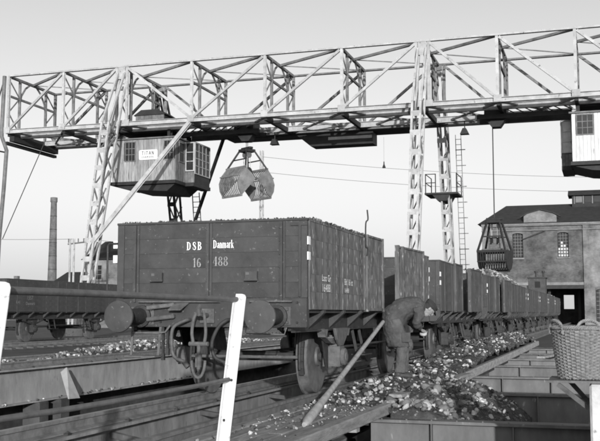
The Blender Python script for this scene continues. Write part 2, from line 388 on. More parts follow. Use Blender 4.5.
# walkway slab that the heap lies on, timber deck in front of it
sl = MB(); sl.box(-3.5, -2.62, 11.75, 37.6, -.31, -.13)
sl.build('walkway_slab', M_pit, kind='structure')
dk = thing('timber_deck', 'plank deck beside the near rail, in front of the heap', 'deck', (-3.1, 9.3, -.2))
cols = [(-3.66, -3.475), (-3.458, -3.29), (-3.272, -3.11), (-3.095, -2.935), (-2.92, -2.755)]
for i, (a, b) in enumerate(cols):
    y = 5.2 + .35 * (i % 2)
    while y < 11.6:
        L = random.uniform(2.3, 3.4); e = min(y + L, 11.72 + random.uniform(-.06, .06)); dz = random.uniform(-.015, .012)
        b_ = MB(); b_.box(a, b, y, e - .012, -.115 + dz, -.062 + dz); b_.build('plank', M_deck, dk, True, bevel=.008); y = e
e = MB(); e.bar((-2.70, 5.0, -.10), (-2.60, 11.85, -.10), .12, .13); e.build('edge_beam', M_timber, dk, True, bevel=.012)
for y in (6.2, 8.4, 10.6):
    e = MB(); e.box(-3.64, -2.68, y, y + .14, -.26, -.13); e.build('joist', M_timber, dk, True)
eb = MB(); eb.bar((-2.55, 16.2, -.115), (-2.47, 37.5, -.06), .12, .17)
tag(eb.build('edge_timber', M_timber, bevel=.015), 'long edge timber holding back the heap beside the open bays', 'timber')
eb = MB(); eb.bar((-2.62, 12.4, .0), (-2.38, 17.6, -.02), .18, .045)
tag(eb.build('loose_plank', M_timber, bevel=.006), 'loose weathered plank lying along the edge of the heap', 'plank')
eb = MB(); eb.bar((-1.75, 27.7, -.16), (-.95, 33.5, -.16), .22, .06)
tag(eb.build('loose_plank', M_timber, bevel=.006), 'loose plank lying across the far open bays', 'plank')
# slanted plate on the left girder
q = [at(60.5, 372, X=-12.26), at(66, 367.5, X=-12.2), at(79, 398, X=-11.75), at(68, 399, X=-11.75)]
sp = MB(); nrm = Vector((.03, 0, .0)); sp.add([tuple(v) for v in q] + [tuple(v + Vector((.035, -.01, .0))) for v in q], [(0, 1, 2, 3), (7, 6, 5, 4), (0, 4, 5, 1), (1, 5, 6, 2), (2, 6, 7, 3), (3, 7, 4, 0)])
tag(sp.build('slanted_plate', M_crane), 'pale slanted steel plate leaning on the left girder', 'plate')

# ------------------------------------------------------------------ lettering
SERIF = {  # strokes: (x, y, width) in a box 1 high
 'D': ([[(.11, 0, .17), (.11, 1, .17)], [(.1, .97, .06), (.3, .95, .08), (.47, .8, .15), (.52, .5, .2), (.47, .2, .15), (.3, .05, .08), (.1, .03, .06)], [(-.03, .97, .06), (.2, .97, .06)], [(-.03, .03, .06), (.2, .03, .06)]], .66),
 'S': ([[(.5, .68, .08), (.46, .9, .07), (.3, .97, .07), (.13, .88, .15), (.1, .74, .18), (.22, .58, .2), (.4, .44, .2), (.49, .28, .18), (.44, .1, .14), (.28, .03, .07), (.1, .1, .07), (.06, .32, .08)]], .6),
 'B': ([[(.11, 0, .17), (.11, 1, .17)], [(.1, .97, .06), (.32, .95, .08), (.45, .84, .15), (.46, .72, .16), (.38, .58, .1), (.15, .53, .06)], [(.15, .53, .06), (.4, .5, .09), (.5, .36, .18), (.5, .22, .18), (.38, .06, .1), (.1, .03, .06)], [(-.03, .97, .06), (.2, .97, .06)], [(-.03, .03, .06), (.2, .03, .06)]], .63),
 'a': ([[(.07, .5, .1), (.16, .64, .07), (.28, .63, .11), (.32, .5, .16), (.32, .1, .16), (.4, .02, .06)], [(.3, .4, .06), (.12, .32, .1), (.08, .16, .15), (.16, .04, .08), (.3, .14, .05)]], .44),
 'n': ([[(.09, 0, .15), (.09, .68, .15)], [(.1, .5, .05), (.2, .65, .06), (.3, .62, .12), (.34, .48, .15), (.34, 0, .15)], [(-.01, .03, .05), (.19, .03, .05)], [(.24, .03, .05), (.44, .03, .05)]], .47),
 'm': ([[(.09, 0, .15), (.09, .68, .15)], [(.1, .5, .05), (.2, .65, .06), (.3, .62, .12), (.34, .48, .15), (.34, 0, .15)], [(.35, .5, .05), (.45, .65, .06), (.55, .62, .12), (.59, .48, .15), (.59, 0, .15)], [(-.01, .03, .05), (.19, .03, .05)], [(.5, .03, .05), (.69, .03, .05)]], .72),
 'r': ([[(.09, 0, .15), (.09, .68, .15)], [(.1, .45, .05), (.2, .63, .07), (.3, .62, .12)], [(-.01, .03, .05), (.2, .03, .05)]], .36),
 'k': ([[(.09, 0, .15), (.09, 1, .15)], [(.12, .3, .06), (.38, .65, .06)], [(.2, .42, .08), (.38, .03, .16)], [(-.01, .03, .05), (.19, .03, .05)], [(.28, .03, .05), (.48, .03, .05)]], .48),
 '1': ([[(.22, 0, .16), (.22, 1, .16)], [(.06, .8, .05), (.22, .96, .06)], [(.08, .03, .05), (.36, .03, .05)]], .44),
 '6': ([[(.46, .82, .1), (.36, .96, .06), (.22, .92, .09), (.12, .7, .15), (.1, .3, .18), (.18, .06, .1), (.3, .03, .07), (.43, .12, .14), (.46, .3, .17), (.4, .5, .1), (.28, .56, .06), (.15, .46, .06)]], .56),
 '4': ([[(.38, 0, .16), (.38, 1, .16)], [(.36, .97, .05), (.04, .32, .06), (.54, .3, .06)], [(.24, .03, .05), (.52, .03, .05)]], .58),
 '8': ([[(.28, .54, .1), (.14, .66, .13), (.12, .8, .14), (.2, .95, .07), (.3, .97, .06), (.4, .92, .09), (.45, .78, .14), (.4, .64, .1), (.28, .54, .1), (.13, .42, .13), (.09, .26, .16), (.14, .08, .1), (.28, .03, .06), (.42, .08, .1), (.48, .26, .16), (.42, .42, .12), (.28, .54, .1)]], .58),
}
def sans(ws): return [[(x, y, .14) for x, y in s] for s in ws]
SANS = {'T': (sans([[(.28, 0), (.28, 1)], [(0, .93), (.56, .93)]]), .62), 'I': (sans([[(.1, 0), (.1, 1)]]), .28), 'A': (sans([[(.05, 0), (.3, 1)], [(.3, 1), (.55, 0)], [(.12, .34), (.48, .34)]]), .64),
        'N': (sans([[(.08, 0), (.08, 1)], [(.08, 1), (.5, 0)], [(.5, 0), (.5, 1)]]), .66), 'D': (sans([[(.08, 0), (.08, 1)], [(.05, .93), (.3, .92), (.48, .75), (.5, .5), (.48, .25), (.3, .08), (.05, .07)]]), .62),
        'M': (sans([[(.08, 0), (.08, 1)], [(.08, 1), (.34, .3)], [(.34, .3), (.6, 1)], [(.6, 1), (.6, 0)]]), .76), 'R': (sans([[(.08, 0), (.08, 1)], [(.05, .93), (.38, .92), (.46, .74), (.38, .54), (.05, .5)], [(.26, .5), (.5, 0)]]), .6),
        'K': (sans([[(.08, 0), (.08, 1)], [(.1, .38), (.5, 1)], [(.22, .55), (.52, 0)]]), .6)}
def write(txt, h, org, right, up, font=SERIF, squeeze=1.0, track=.06, depth=.003):
    """painted lettering as thin ribbons: org is the lower left corner"""
    m = MB(); cx = 0; org, right, up = Vector(org), Vector(right), Vector(up); nr = right.cross(up)
    for ch in txt:
        if ch == ' ': cx += .4; continue
        gl, adv = font[ch]
        for si, st in enumerate(gl):
            vs = []; n = len(st); dd = depth + si * .0004
            for i, (x, y, w) in enumerate(st):
                a = st[max(i - 1, 0)]; b = st[min(i + 1, n - 1)]; d = Vector((b[0] - a[0], b[1] - a[1])).normalized(); pn = Vector((-d.y, d.x)) * w / 2
                for s_ in (1, -1):
                    u, v = (cx + x + pn.x * s_) * squeeze, y + pn.y * s_
                    vs.append(org + right * (u * h) + up * (v * h) + nr * dd)
            m.add(vs, [(2 * i, 2 * i + 1, 2 * i + 3, 2 * i + 2) for i in range(n - 1)])
        cx += adv + track
    return m

# ------------------------------------------------------------------ open wagons
HW, TOP = 1.235, 2.155
CACHE = {}
def cached(key, fn, m):
    if key not in CACHE:
        me = fn().mesh(key); me.materials.append(m); CACHE[key] = me
    return CACHE[key]
def wheel_parts(t, x, y, sgn, spoked, r=.49):
    """sgn = +1 for the wheel on the right; outer face looks to sgn*x"""
    def tyre():
        m = MB(); pr = [(-.07, r - .07), (-.07, r + .03), (-.045, r + .03), (-.03, r + .004), (.065, r - .008), (.07, r - .02), (.07, r - .07)]
        return m.lathe([(a, b) for a, b in pr], (0, 0, 0), 'x', 40)
    def disc():
        m = MB()
        if spoked:
            m.lathe([(-.09, .0), (-.09, .1), (.1, .09), (.1, 0)], (0, 0, 0), 'x', 16)
            m.lathe([(-.05, r - .13), (-.05, r - .068), (.05, r - .068), (.05, r - .13)], (0, 0, 0), 'x', 32)
            for k in range(9):
                a = 2 * math.pi * k / 9 + .2; c, s_ = math.cos(a), math.sin(a)
                m.bar((0, .07 * c, .07 * s_), (0, (r - .1) * c, (r - .1) * s_), .07, .05, (1, 0, 0))
        else:
            m.lathe([(-.09, 0), (-.09, .11), (-.04, .14), (-.01, .28), (-.03, r - .068), (.045, r - .068), (.04, r - .1), (.015, .3), (.03, .15), (.1, .12), (.1, 0)], (0, 0, 0), 'x', 40)
        return m
    def flip(fn):
        def f():
            m = fn(); m.v = [(-a, b, c) for a, b, c in m.v]; return m
        return f
    k = ('s' if spoked else 'd') + ('r' if sgn > 0 else 'l')
    w = link('wheel', cached('wheel_' + k, disc if sgn > 0 else flip(disc), M_wheel), t, True, loc=(x, y, r))
    link('tyre', cached('tyre_' + k, tyre if sgn > 0 else flip(tyre), M_wheel), w, True)
    return w

def wagon(label, X, Y, L=8.2, hero=False, doors=True, spoked=False, group=None, axles=(1.8, 6.4), hut=False, name='open_wagon', squares=True, tz=0.0, door_y=(3.15, 7.15)):
    t = thing(name, label, 'wagon', (X, Y, 0), 0, group)
    T = TOP + tz; SM = M_side if hero else M_side3 if spoked else M_side2
    # floor and frame
    m = MB(); m.box(-HW + .05, HW - .05, .03, L - .03, 1.07, 1.13); m.build('floor', M_iron, t)
    for s in (-1, 1):
        m = MB(); m.box(s * 1.0 - .02, s * 1.0 + .02, .06, L - .06, .84, 1.068); m.box(s * 1.0 - .02, s * 1.0 + .075, .06, L - .06, .84, .858); m.build('sole_bar', M_iron, t)
        k = 0; y = .72
        while y < L - .4:
            m = MB(); m.prism([(s * 1.022, 1.105), (s * (HW - .005), 1.105), (s * (HW - .005), 1.07), (s * 1.022, .875)], y, y + .09); m.build('side_bracket', M_bracket, t); y += .96
    for y0 in (0, L):
        f = -1 if y0 == 0 else 1
        a, b = (y0 - .02, y0 + .09) if f < 0 else (y0 - .09, y0 + .02)
        hs = MB(); hs.prism([(-HW, 1.245), (HW, 1.245), (HW, .995), (HW - .1, .895), (-HW + .1, .895), (-HW, .995)] if not hero else [(-HW, 1.245), (HW, 1.245), (HW, .9), (-HW, .9)], a, b)
        hst = hs.build('headstock', M_paint, t, bevel=.006)
        if hero and f < 0:
            bl = MB()
            for x in [-1.1, -.75, -.62, -.3, .33, .6, .74, 1.12]:
                for z in (.96, 1.19): bl.lathe([(0, .016), (-.014, .012)], (x, a, z), 'y', 6)
            bl.build('bolt_row', M_iron, hst)
        # buffers
        for s in (-1, 1):
            bx = s * .875; yb = a if f < 0 else b
            bf = MB(); bf.lathe([(0, .135), (f * .05, .135), (f * .06, .1), (f * .34, .085), (f * .34, .055), (f * .56, .05)], (bx, yb, 1.03), 'y', 18); bo = bf.build('buffer', M_iron, t, smooth=True)
            hd = MB(); hd.lathe([(f * .555, .06), (f * .57, .175), (f * .585, .187), (f * .605, .183), (f * .612, .15), (f * .618, 0.0)], (bx, yb, 1.03), 'y', 36); hd.build('buffer_head', M_paint if hero else M_iron, bo, smooth=True)
            if hero and f < 0:
                bp = MB(); bp.box(bx - .17, bx + .17, yb - .018, yb - .001, .93, 1.14)
                for (i, j) in ((-.13, .96), (.13, .96), (-.13, 1.11), (.13, 1.11)): bp.lathe([(-.018, .02), (-.035, .016)], (bx + i, yb, j), 'y', 6)
                bp.build('buffer_base', M_dust, bo)
        # draw hook and coupling
        hk = MB(); yb = a if f < 0 else b
        hk.box(-.09, .09, min(yb, yb + f * .03), max(yb, yb + f * .03), .95, 1.12); hk.tube([(0, yb, 1.04), (0, yb + f * .18, 1.04), (0, yb + f * .27, 1.06), (0, yb + f * .3, 1.12), (0, yb + f * .25, 1.16)], [.03, .032, .034, .03, .018], 8)
        ho = hk.build('draw_hook', M_dust if hero else M_iron, t, smooth=True)
        if hero and f < 0:
            c = MB(); y0_ = yb + f * .22
            for sx in (-.07, .07): c.tube(curve([(sx * .5, y0_ - .0, 1.1), (sx * 1.0, y0_ - .04, 1.0), (sx * 1.25, y0_ - .05, .84), (sx * 1.0, y0_ - .05, .72)]), .019, 8)
            c.cyl((-.12, y0_ - .05, .71), (.12, y0_ - .05, .71), .026, 8)
            c.build('coupling_link', M_dust, ho, smooth=True)
            c = MB(); c.cyl((0, y0_ - .05, .72), (0, y0_ - .05, .42), .024, 10); c.bar((0, y0_ - .05, .6), (0, y0_ - .05, .44), .07, .035)
            c.build('coupling_screw', M_dust, ho, smooth=True)
            c = MB(); pts = []
            for k in range(13):
                aa = math.pi * k / 12; pts.append((.085 * math.cos(aa), y0_ - .06, .52 - .2 * math.sin(aa)))
            c.tube(pts, .017, 8); c.build('shackle', M_dust, ho, smooth=True)
            # brake hoses and chain
            for hx, dx in ((-.34, -.20), (.18, .07)):
                c = MB(); c.tube(curve([(hx + .12, yb - .03, .99), (hx + .1, yb - .12, .98), (hx + dx * .2, yb - .15, .9), (hx - .06, yb - .16, .72), (hx - .03, yb - .15, .56), (hx + .08, yb - .14, .5), (hx + .13, yb - .14, .46)]), .022, 10); c.cyl((hx + .09, yb - .14, .5), (hx + .15, yb - .14, .43), .031, 10)
                c.build('brake_hose', M_iron if hx > 0 else M_hose, t, smooth=True)
            for x in (-.60, -.54):
                c = MB(); c.box(x - .013, x + .013, yb + .02, yb + .05, .50 + (x + .6) * 1, .90); c.box(x - .02, x + .02, yb + .015, yb + .055, .5 + (x + .6), .58 + (x + .6)); c.build('hanger_rod', M_iron, t)
            c = MB(); c.tube([(-.98, yb - .04, .88), (-.98, yb - .05, .83), (-.62, yb - .05, .83), (-.54, yb - .04, .84), (-.48, yb - .03, .92)], .012, 6); c.build('uncoupling_bar', M_dust, t)
            c = MB(); c.tube([(.5, yb - .03, .93), (.5, yb - .05, .83), (.98, yb - .05, .82), (1.0, yb - .03, .9)], .009, 6); c.build('uncoupling_bar', M_dust, t)
            c = MB(); c.tube([(-.9, yb - .05, 1.205), (.15, yb - .055, 1.205), (.16, yb - .02, 1.2)], .011, 6); c.tube([(.55, yb - .05, 1.205), (1.08, yb - .055, 1.205)], .011, 6); c.build('hand_rail', M_dust, t)
            # shunter step, left
            c = MB(); c.bar((-.98, yb - .03, .9), (-.98, yb - .06, .56), .03, .012, (0, 1, 0)); c.bar((-.62, yb - .0, .9), (-.62, yb - .06, .56), .03, .012, (0, 1, 0)); c.box(-1.0, -.6, yb - .2, yb + .0, .545, .56); c.build('step', M_dust, t)
            # tilted number plate and lamp brackets
            c = MB(); c.add([(-.45, yb - .16, 1.10), (-.29, yb - .16, 1.10), (-.23, yb - .01, 1.2), (-.39, yb - .01, 1.2), (-.45, yb - .16, 1.115), (-.29, yb - .16, 1.115), (-.23, yb - .01, 1.215), (-.39, yb - .01, 1.215)], [(0, 1, 2, 3), (4, 7, 6, 5), (0, 4, 5, 1), (1, 5, 6, 2), (2, 6, 7, 3), (3, 7, 4, 0)])
            c.build('tilted_plate', M_dust, t)
            for z in (1.13, .99):
                c = MB(); c.bar((-.78, yb - .05, z), (-.42, yb - .03, z + .04), .08, .05); c.build('timber_block', M_dust, t, bevel=.01)
    # end walls: planks between corner posts, stanchions outside
    for y0 in (0, L):
        f = -1 if y0 == 0 else 1
        a, b = (0, .06) if f < 0 else (L - .06, L)
        fr = MB()
        for s in (-1, 1): fr.box(min(s * HW, s * (HW - .09)), max(s * HW, s * (HW - .09)), a, b, 1.246, T)
        fr.box(-HW - .006, HW + .006, a - .008, b + .008, T, T + .028)
        ew = fr.build('end_wall', M_paint, t, bevel=.004)
        n = 5; h = (T - 1.25) / n
        for k in range(n):
            for j, (u0, u1) in enumerate(((-HW + .093, HW - .093),)):
                me = cached('end_plank_%d_%d' % (k, int(T * 100)), lambda: MB().box(u0, u1, .008, .05, .0004, h - .0004), M_paint)
                link('plank', me, ew, False, .0015 if hero else 0, loc=(0, a + (random.uniform(-.0012, .0012)), 1.25 + k * h))
        for x in (-.97, .0, .93):
            st = MB(); yb = a if f < 0 else b
            st.box(x - .012, x + .012, min(yb, yb + f * .045), max(yb, yb + f * .045), 1.2, T - .01); st.box(x - .04, x + .04, min(yb, yb + f * .012) , max(yb, yb + f * .012), 1.2, T - .01)
            if hero and f < 0:
                for z in range(6): st.lathe([(-.012, .014), (-.024, .010)], (x - .027, yb, 1.3 + z * .155), 'y', 6)
            st.build('stanchion', M_paint, t)
    # sides
    n = 5; z0 = 1.11; h = (T - z0) / n
    segs = [(.065, door_y[0] - .26, 'fixed'), (door_y[1] - .4, L - .065, 'fixed')] if doors else [(.065, L / 2 - .75, 'fixed'), (L / 2 - .74, L / 2 + .74, 'fixed'), (L / 2 + .75, L - .065, 'fixed')]
    for s in (-1, 1):
        sg = segs if (s > 0 or not doors) else [(.065, L / 2 - .75, 'fixed'), (L / 2 - .74, L / 2 + .74, 'fixed'), (L / 2 + .75, L - .065, 'fixed')]
        for (y0, y1, kd) in sg:
            fr = MB(); xo, xi = s * HW, s * (HW - .05)
            x0, x1 = min(xo, xi), max(xo, xi)
            fr.box(x0 - .004, x1 + .004, y0, y1, T, T + .028)
            for yy in (y0, y1 - .05): fr.box(x0 - .012 * (s < 0) , x1 + .012 * (s > 0), yy, yy + .05, z0, T - .001)
            sw = fr.build('side_wall', SM, t)
            for k in range(n):
                me = cached('side_plank_%s_%s_%.2f_%d_%d' % (SM.name, s, y1 - y0, k, int(T * 100)), lambda: MB().box(x0 + .004, x1 - .002, .052, y1 - y0 - .052, .0004, h - .0004), SM)
                link('plank', me, sw, False, .0012 if hero else 0, loc=(random.uniform(-.0005, .0005), y0, z0 + k * h))
            yy = y0 + .55 if not hero else y1
            while yy < y1 - .3:
                st = MB(); st.box(*( (xo, xo + .009) if s > 0 else (xo - .009, xo)), yy, yy + .07, z0 - .03, T - .02)
                st.build('side_post', SM, t); yy += 1.05 if spoked is False else 2.6
        if squares:
            for z in ((1.69, 1.87) if hero else (1.66, 1.84)):
                for yy in ((.002, L - .09) if s > 0 else (.002,)):
                    q = MB(); q.box(*((HW + .001, HW + .014) if s > 0 else (-HW - .06, -HW - .002)), yy, yy + .075 + (.02 if hero else .05), z - .0, z + .095)
                    q.build('white_marker', M_letter, t)
    # wheels, axles, boxes, springs
    for ay in axles:
        ax = MB(); ax.cyl((-.9, ay, .49), (.9, ay, .49), .07, 10); ax.build('axle', M_iron, t)
        for s in (-1, 1):
            wheel_parts(t, s * .755, ay, s, spoked)
            w = MB(); x = s * 1.0
            w.prism([(ay - .42, .84), (ay + .42, .84), (ay + .17, .34), (ay + .12, .34), (ay + .12, .62), (ay - .12, .62), (ay - .12, .34), (ay - .17, .34)], x - .012, x + .012, 'x'); w.build('axle_guard', M_iron, t)
            ab = MB(); ab.box(min(s * .93, s * 1.17), max(s * .93, s * 1.17), ay - .115, ay + .115, .36, .63); ab.lathe([(0, .12), (s * .05, .115), (s * .06, .06), (s * .07, .06)], (s * 1.17, ay, .49), 'x', 16)
            ab.build('axle_box', M_dust if hero else M_iron, t, bevel=.012)
            sp = MB()
            for k in range(7):
                hl = .52 - k * .06; pts = [(s * 1.06, ay + u * hl, .655 + k * .014 + .10 * ((u * hl) ** 2) / .27) for u in (-1, -.5, 0, .5, 1)]
                for p0, p1 in zip(pts, pts[1:]): sp.bar(p0, p1, .08, .012)
            sp.box(s * 1.06 - .055, s * 1.06 + .055, ay - .06, ay + .06, .63, .775)
            for u in (-1, 1): sp.bar((s * 1.06, ay + u * .52, .755), (s * 1.06, ay + u * .56, .86), .05, .03); sp.prism([(ay + u * .56 - .1, .86), (ay + u * .56 + .1, .86), (ay + u * .56 + .03, .76), (ay + u * .56 - .03, .76)], s * 1.06 - .05, s * 1.06 + .05, 'x')
            sp.build('leaf_spring', M_dust if hero else M_iron, t)
            if hero and s > 0:
                fn = MB(); fn.prism([(ay - .30, .87), (ay + .34, .87), (ay + .36, .80), (ay + .1, .63), (ay - .06, .63), (ay - .2, .72)], s * 1.12, s * 1.165, 'x'); fn.build('spring_bracket', M_dust, t, bevel=.01)
            for u in (-1, 1):
                br = MB(); pts = [(s * .76, ay + u * .55, .86), (s * .76, ay + u * .585, .66), (s * .76, ay + u * .60, .50), (s * .76, ay + u * .585, .34)]
                br.tube(curve(pts, 3), .017, 6)
                for k in range(5):
                    a0, a1 = rad(-24 + 9.6 * k), rad(-24 + 9.6 * (k + 1))
                    br.bar((s * .76, ay + u * .53 * math.cos(a0), .49 + .53 * math.sin(a0)), (s * .76, ay + u * .53 * math.cos(a1), .49 + .53 * math.sin(a1)), .07, .05, (0, 1, 0))
                br.build('brake_shoe', M_iron, t)
        for u in (-1, 1):
            cb = MB(); cb.cyl((-.74, ay + u * .60, .5), (.74, ay + u * .60, .5), .022, 8); cb.build('brake_beam', M_dust if hero and u < 0 else M_iron, t)
    rd = MB(); rd.cyl((-.35, axles[0], .5), (.25, axles[1], .55), .02, 6); rd.cyl((1.02, axles[0] + .3, .6), (1.02, axles[1] - .3, .6), .018, 6); rd.build('brake_rod', M_iron, t)
    for yy in (axles[0] + 1.1, axles[1] - 1.0):
        st = MB(); st.bar((1.02, yy, .86), (1.1, yy, .48), .04, .015, (0, 1, 0)); st.bar((1.02, yy + .4, .86), (1.1, yy + .4, .48), .04, .015, (0, 1, 0)); st.box(1.02, 1.22, yy - .03, yy + .43, .465, .482); st.build('step', M_iron, t)
    # door leaves
    if doors:
        d0, d1 = door_y
        leaves = [(d0 - .22, d0 + .70, HW - .02, HW + .0, T + .05), (d0 + 1.42, d0 + 1.80, HW + .10, HW + .06, T + .0), (d0 + 2.18, d0 + 3.55, HW + .02, HW + .12, T + .03)]
        for i, (a, b, xa, xb, tp) in enumerate(leaves):
            lf = MB()
            # the leaf hangs a little open: outer edge stands off the side
            def leaf_poly(z0_, z1_, thick=.045):
                m_ = MB(); v = []
                for (yy, xx) in ((a, xa), (b, xb)):
                    for z in (z0_, z1_): v += [(xx, yy, z), (xx + thick, yy, z)]
                return m_.add(v, [(0, 2, 3, 1), (4, 5, 7, 6), (0, 1, 5, 4), (2, 6, 7, 3), (0, 4, 6, 2), (1, 3, 7, 5)])
            lf = leaf_poly(1.10, 1.14, .06); mm = leaf_poly(tp - .03, tp, .06); lf.add(mm.v, mm.f)
            for (yy, xx) in ((a, xa), (b, xb)): lf.box(xx - .004, xx + .066, yy - .03, yy + .03, 1.09, tp + .004)
            dl = lf.build('door_leaf', SM, t)
            hh = (tp - 1.17) / 5
            for k in range(5): leaf_poly(1.14 + k * hh + .0006, 1.14 + (k + 1) * hh - .0006).build('plank', SM, dl)
        if hero:
            c = MB(); c.tube(curve([(HW + .05, d0 - .30, 1.9), (HW + .06, d0 - .29, 2.0), (HW + .03, d0 - .30, 2.06), (HW + .03, d0 - .30, 2.36), (HW + .06, d0 - .29, 2.42), (HW + .05, d0 - .29, 2.56)], 4), .011, 8); c.build('latch_rod', M_bracket, t, smooth=True)
    if hero:
        # corner strapping, label boxes, hoop handle
        for xa in (-.75, .48):
            c = MB(); c.box(xa, xa + .15, -.05, -.012, 1.46, 1.56); c.box(xa - .01, xa + .16, -.058, -.05, 1.45, 1.472)
            c.build('label_box', M_paint, t); c = MB(); c.box(xa + .01, xa + .05, -.0535, -.05, 1.52, 1.55); c.build('label_card', M_dust, t)
        c = MB(); c.tube([(-HW + .01, -.02, 1.93), (-HW - .10, -.03, 1.93), (-HW - .12, -.03, 1.90), (-HW - .12, -.03, 1.35), (-HW - .02, -.02, 1.3)], .012, 6); c.build('grab_iron', M_iron, t)
        c = MB(); c.box(HW - .2, HW + .008, -.012, -.001, T - .06, T - .02); c.box(HW - .1, HW - .07, -.016, -.001, 1.26, T - .06); c.build('corner_strap', M_paint, t)
        yb = -.004
        write('DSB', .098, (-.29, yb, 1.83), (1, 0, 0), (0, 0, 1), squeeze=.82, track=.26).build('lettering', M_letter, t)
        write('Danmark', .098, (.055, yb, 1.845), (1, 0, 0), (0, 0, 1), squeeze=.72, track=.03).build('lettering', M_letter, t)
        write('16', .112, (-.21, yb, 1.62), (1, 0, 0), (0, 0, 1), squeeze=.9).build('lettering', M_letter2, t)
        write('488', .112, (.05, yb, 1.632), (1, 0, 0), (0, 0, 1), squeeze=.95).build('lettering', M_letter2, t)
        for (yy, z, txt, sz) in ((.58, 1.46, 'Last Gr', .085), (.58, 1.33, '16488', .10), (1.65, 1.44, 'Bd 16 st', .085), (1.65, 1.34, '16488', .06)):
            cu = bpy.data.curves.new('lettering', 'FONT'); cu.body = txt; cu.size = sz * 1.4; cu.space_character = 1.1; cu.offset = 0
            tmp = bpy.data.objects.new('tmp', cu); COL.objects.link(tmp)
            me = bpy.data.meshes.new_from_object(tmp.evaluated_get(bpy.context.evaluated_depsgraph_get())); bpy.data.objects.remove(tmp)
            me.transform(Matrix.Translation((HW + .013, yy, z)) @ Matrix(((0, 0, 1, 0), (1, 0, 0, 0), (0, 1, 0, 0), (0, 0, 0, 1))))
            me.materials.clear(); me.materials.append(M_letter); link('lettering', me, t)
    if hut:
        hx0, hx1, hy0, hy1 = .05, 1.1, -.15, .95
        c = MB(); c.box(hx0, hx1, hy0, hy1, 1.15, 3.2); hb = c.build('brakeman_hut', M_paint, t, bevel=.02)
        c = MB(); c.box(hx0 - .06, hx1 + .06, hy0 - .06, hy1 + .06, 3.2, 3.27); c.build('hut_roof', M_iron, hb)
        c = MB(); c.box(hx0 + .4, hx0 + .72, hy0 - .015, hy0 - .002, 2.62, 3.0); c.build('hut_window', M_black, hb)
        for x in (.5, .95):
            c = MB(); c.cyl((x, .2, 3.27), (x, .2, 3.55), .05, 8); c.cyl((x, .2, 3.55), (x, .2, 3.66), .1, 8); c.build('hut_vent', M_iron, hb)
    return t

TX = -4.538
w1 = wagon('nearest open wagon, its end lettered DSB Danmark', TX, 10.75, hero=True, door_y=(3.1, 7.1))
G = 'open wagons of the train'
w1['group'] = G
others = [('second wagon of the train, straight behind the lettered one', 20.25, 7.2, (1.55, 5.3), True, False),
          ('third wagon of the train, under the closed grab', 28.75, 6.5, (1.4, 5.1), True, False),
          ('fourth wagon of the train, heaped with pale lumps', 36.3, 7.1, (1.5, 5.4), False, False),
          ('fifth wagon of the train, just past the closed grab', 44.6, 7.1, (1.5, 5.4), False, False),
          ('sixth wagon of the train, in front of the little brakeman hut', 52.9, 7.1, (1.5, 5.4), False, False),
          ('seventh wagon of the train, carrying a small brakeman hut', 61.2, 7.1, (1.5, 5.4), False, True),
          ('last wagon of the train, next to the factory gateway', 69.5, 7.6, (1.5, 5.6), False, False)]
for lab, y, L, axl, dr, hut in others:
    wagon(lab, TX, y, L, doors=dr, axles=axl, group=G, hut=hut, door_y=(2.3, 4.9), tz=random.uniform(-.02, .02))
lw = wagon('dark open wagon with spoked wheels on the track at the far left', -21.2, 29.2, 8.2, doors=False, spoked=True, squares=False, tz=.1, axles=(1.9, 6.6))
for (yy, z, txt, sz) in ((1.35, 1.75, '10 000', .12), (1.2, 1.55, '1557', .16), (1.15, 1.36, 'Danmark', .12), (.55, 1.4, '6.41', .12)):
    cu = bpy.data.curves.new('lettering', 'FONT'); cu.body = txt; cu.size = sz * 1.3
    tmp = bpy.data.objects.new('tmp', cu); COL.objects.link(tmp)
    me = bpy.data.meshes.new_from_object(tmp.evaluated_get(bpy.context.evaluated_depsgraph_get())); bpy.data.objects.remove(tmp)
    me.transform(Matrix.Translation((HW + .013, yy, z)) @ Matrix(((0, 0, 1, 0), (1, 0, 0, 0), (0, 1, 0, 0), (0, 0, 0, 1))))
    me.materials.clear(); me.materials.append(M_letter2); link('lettering', me, lw)

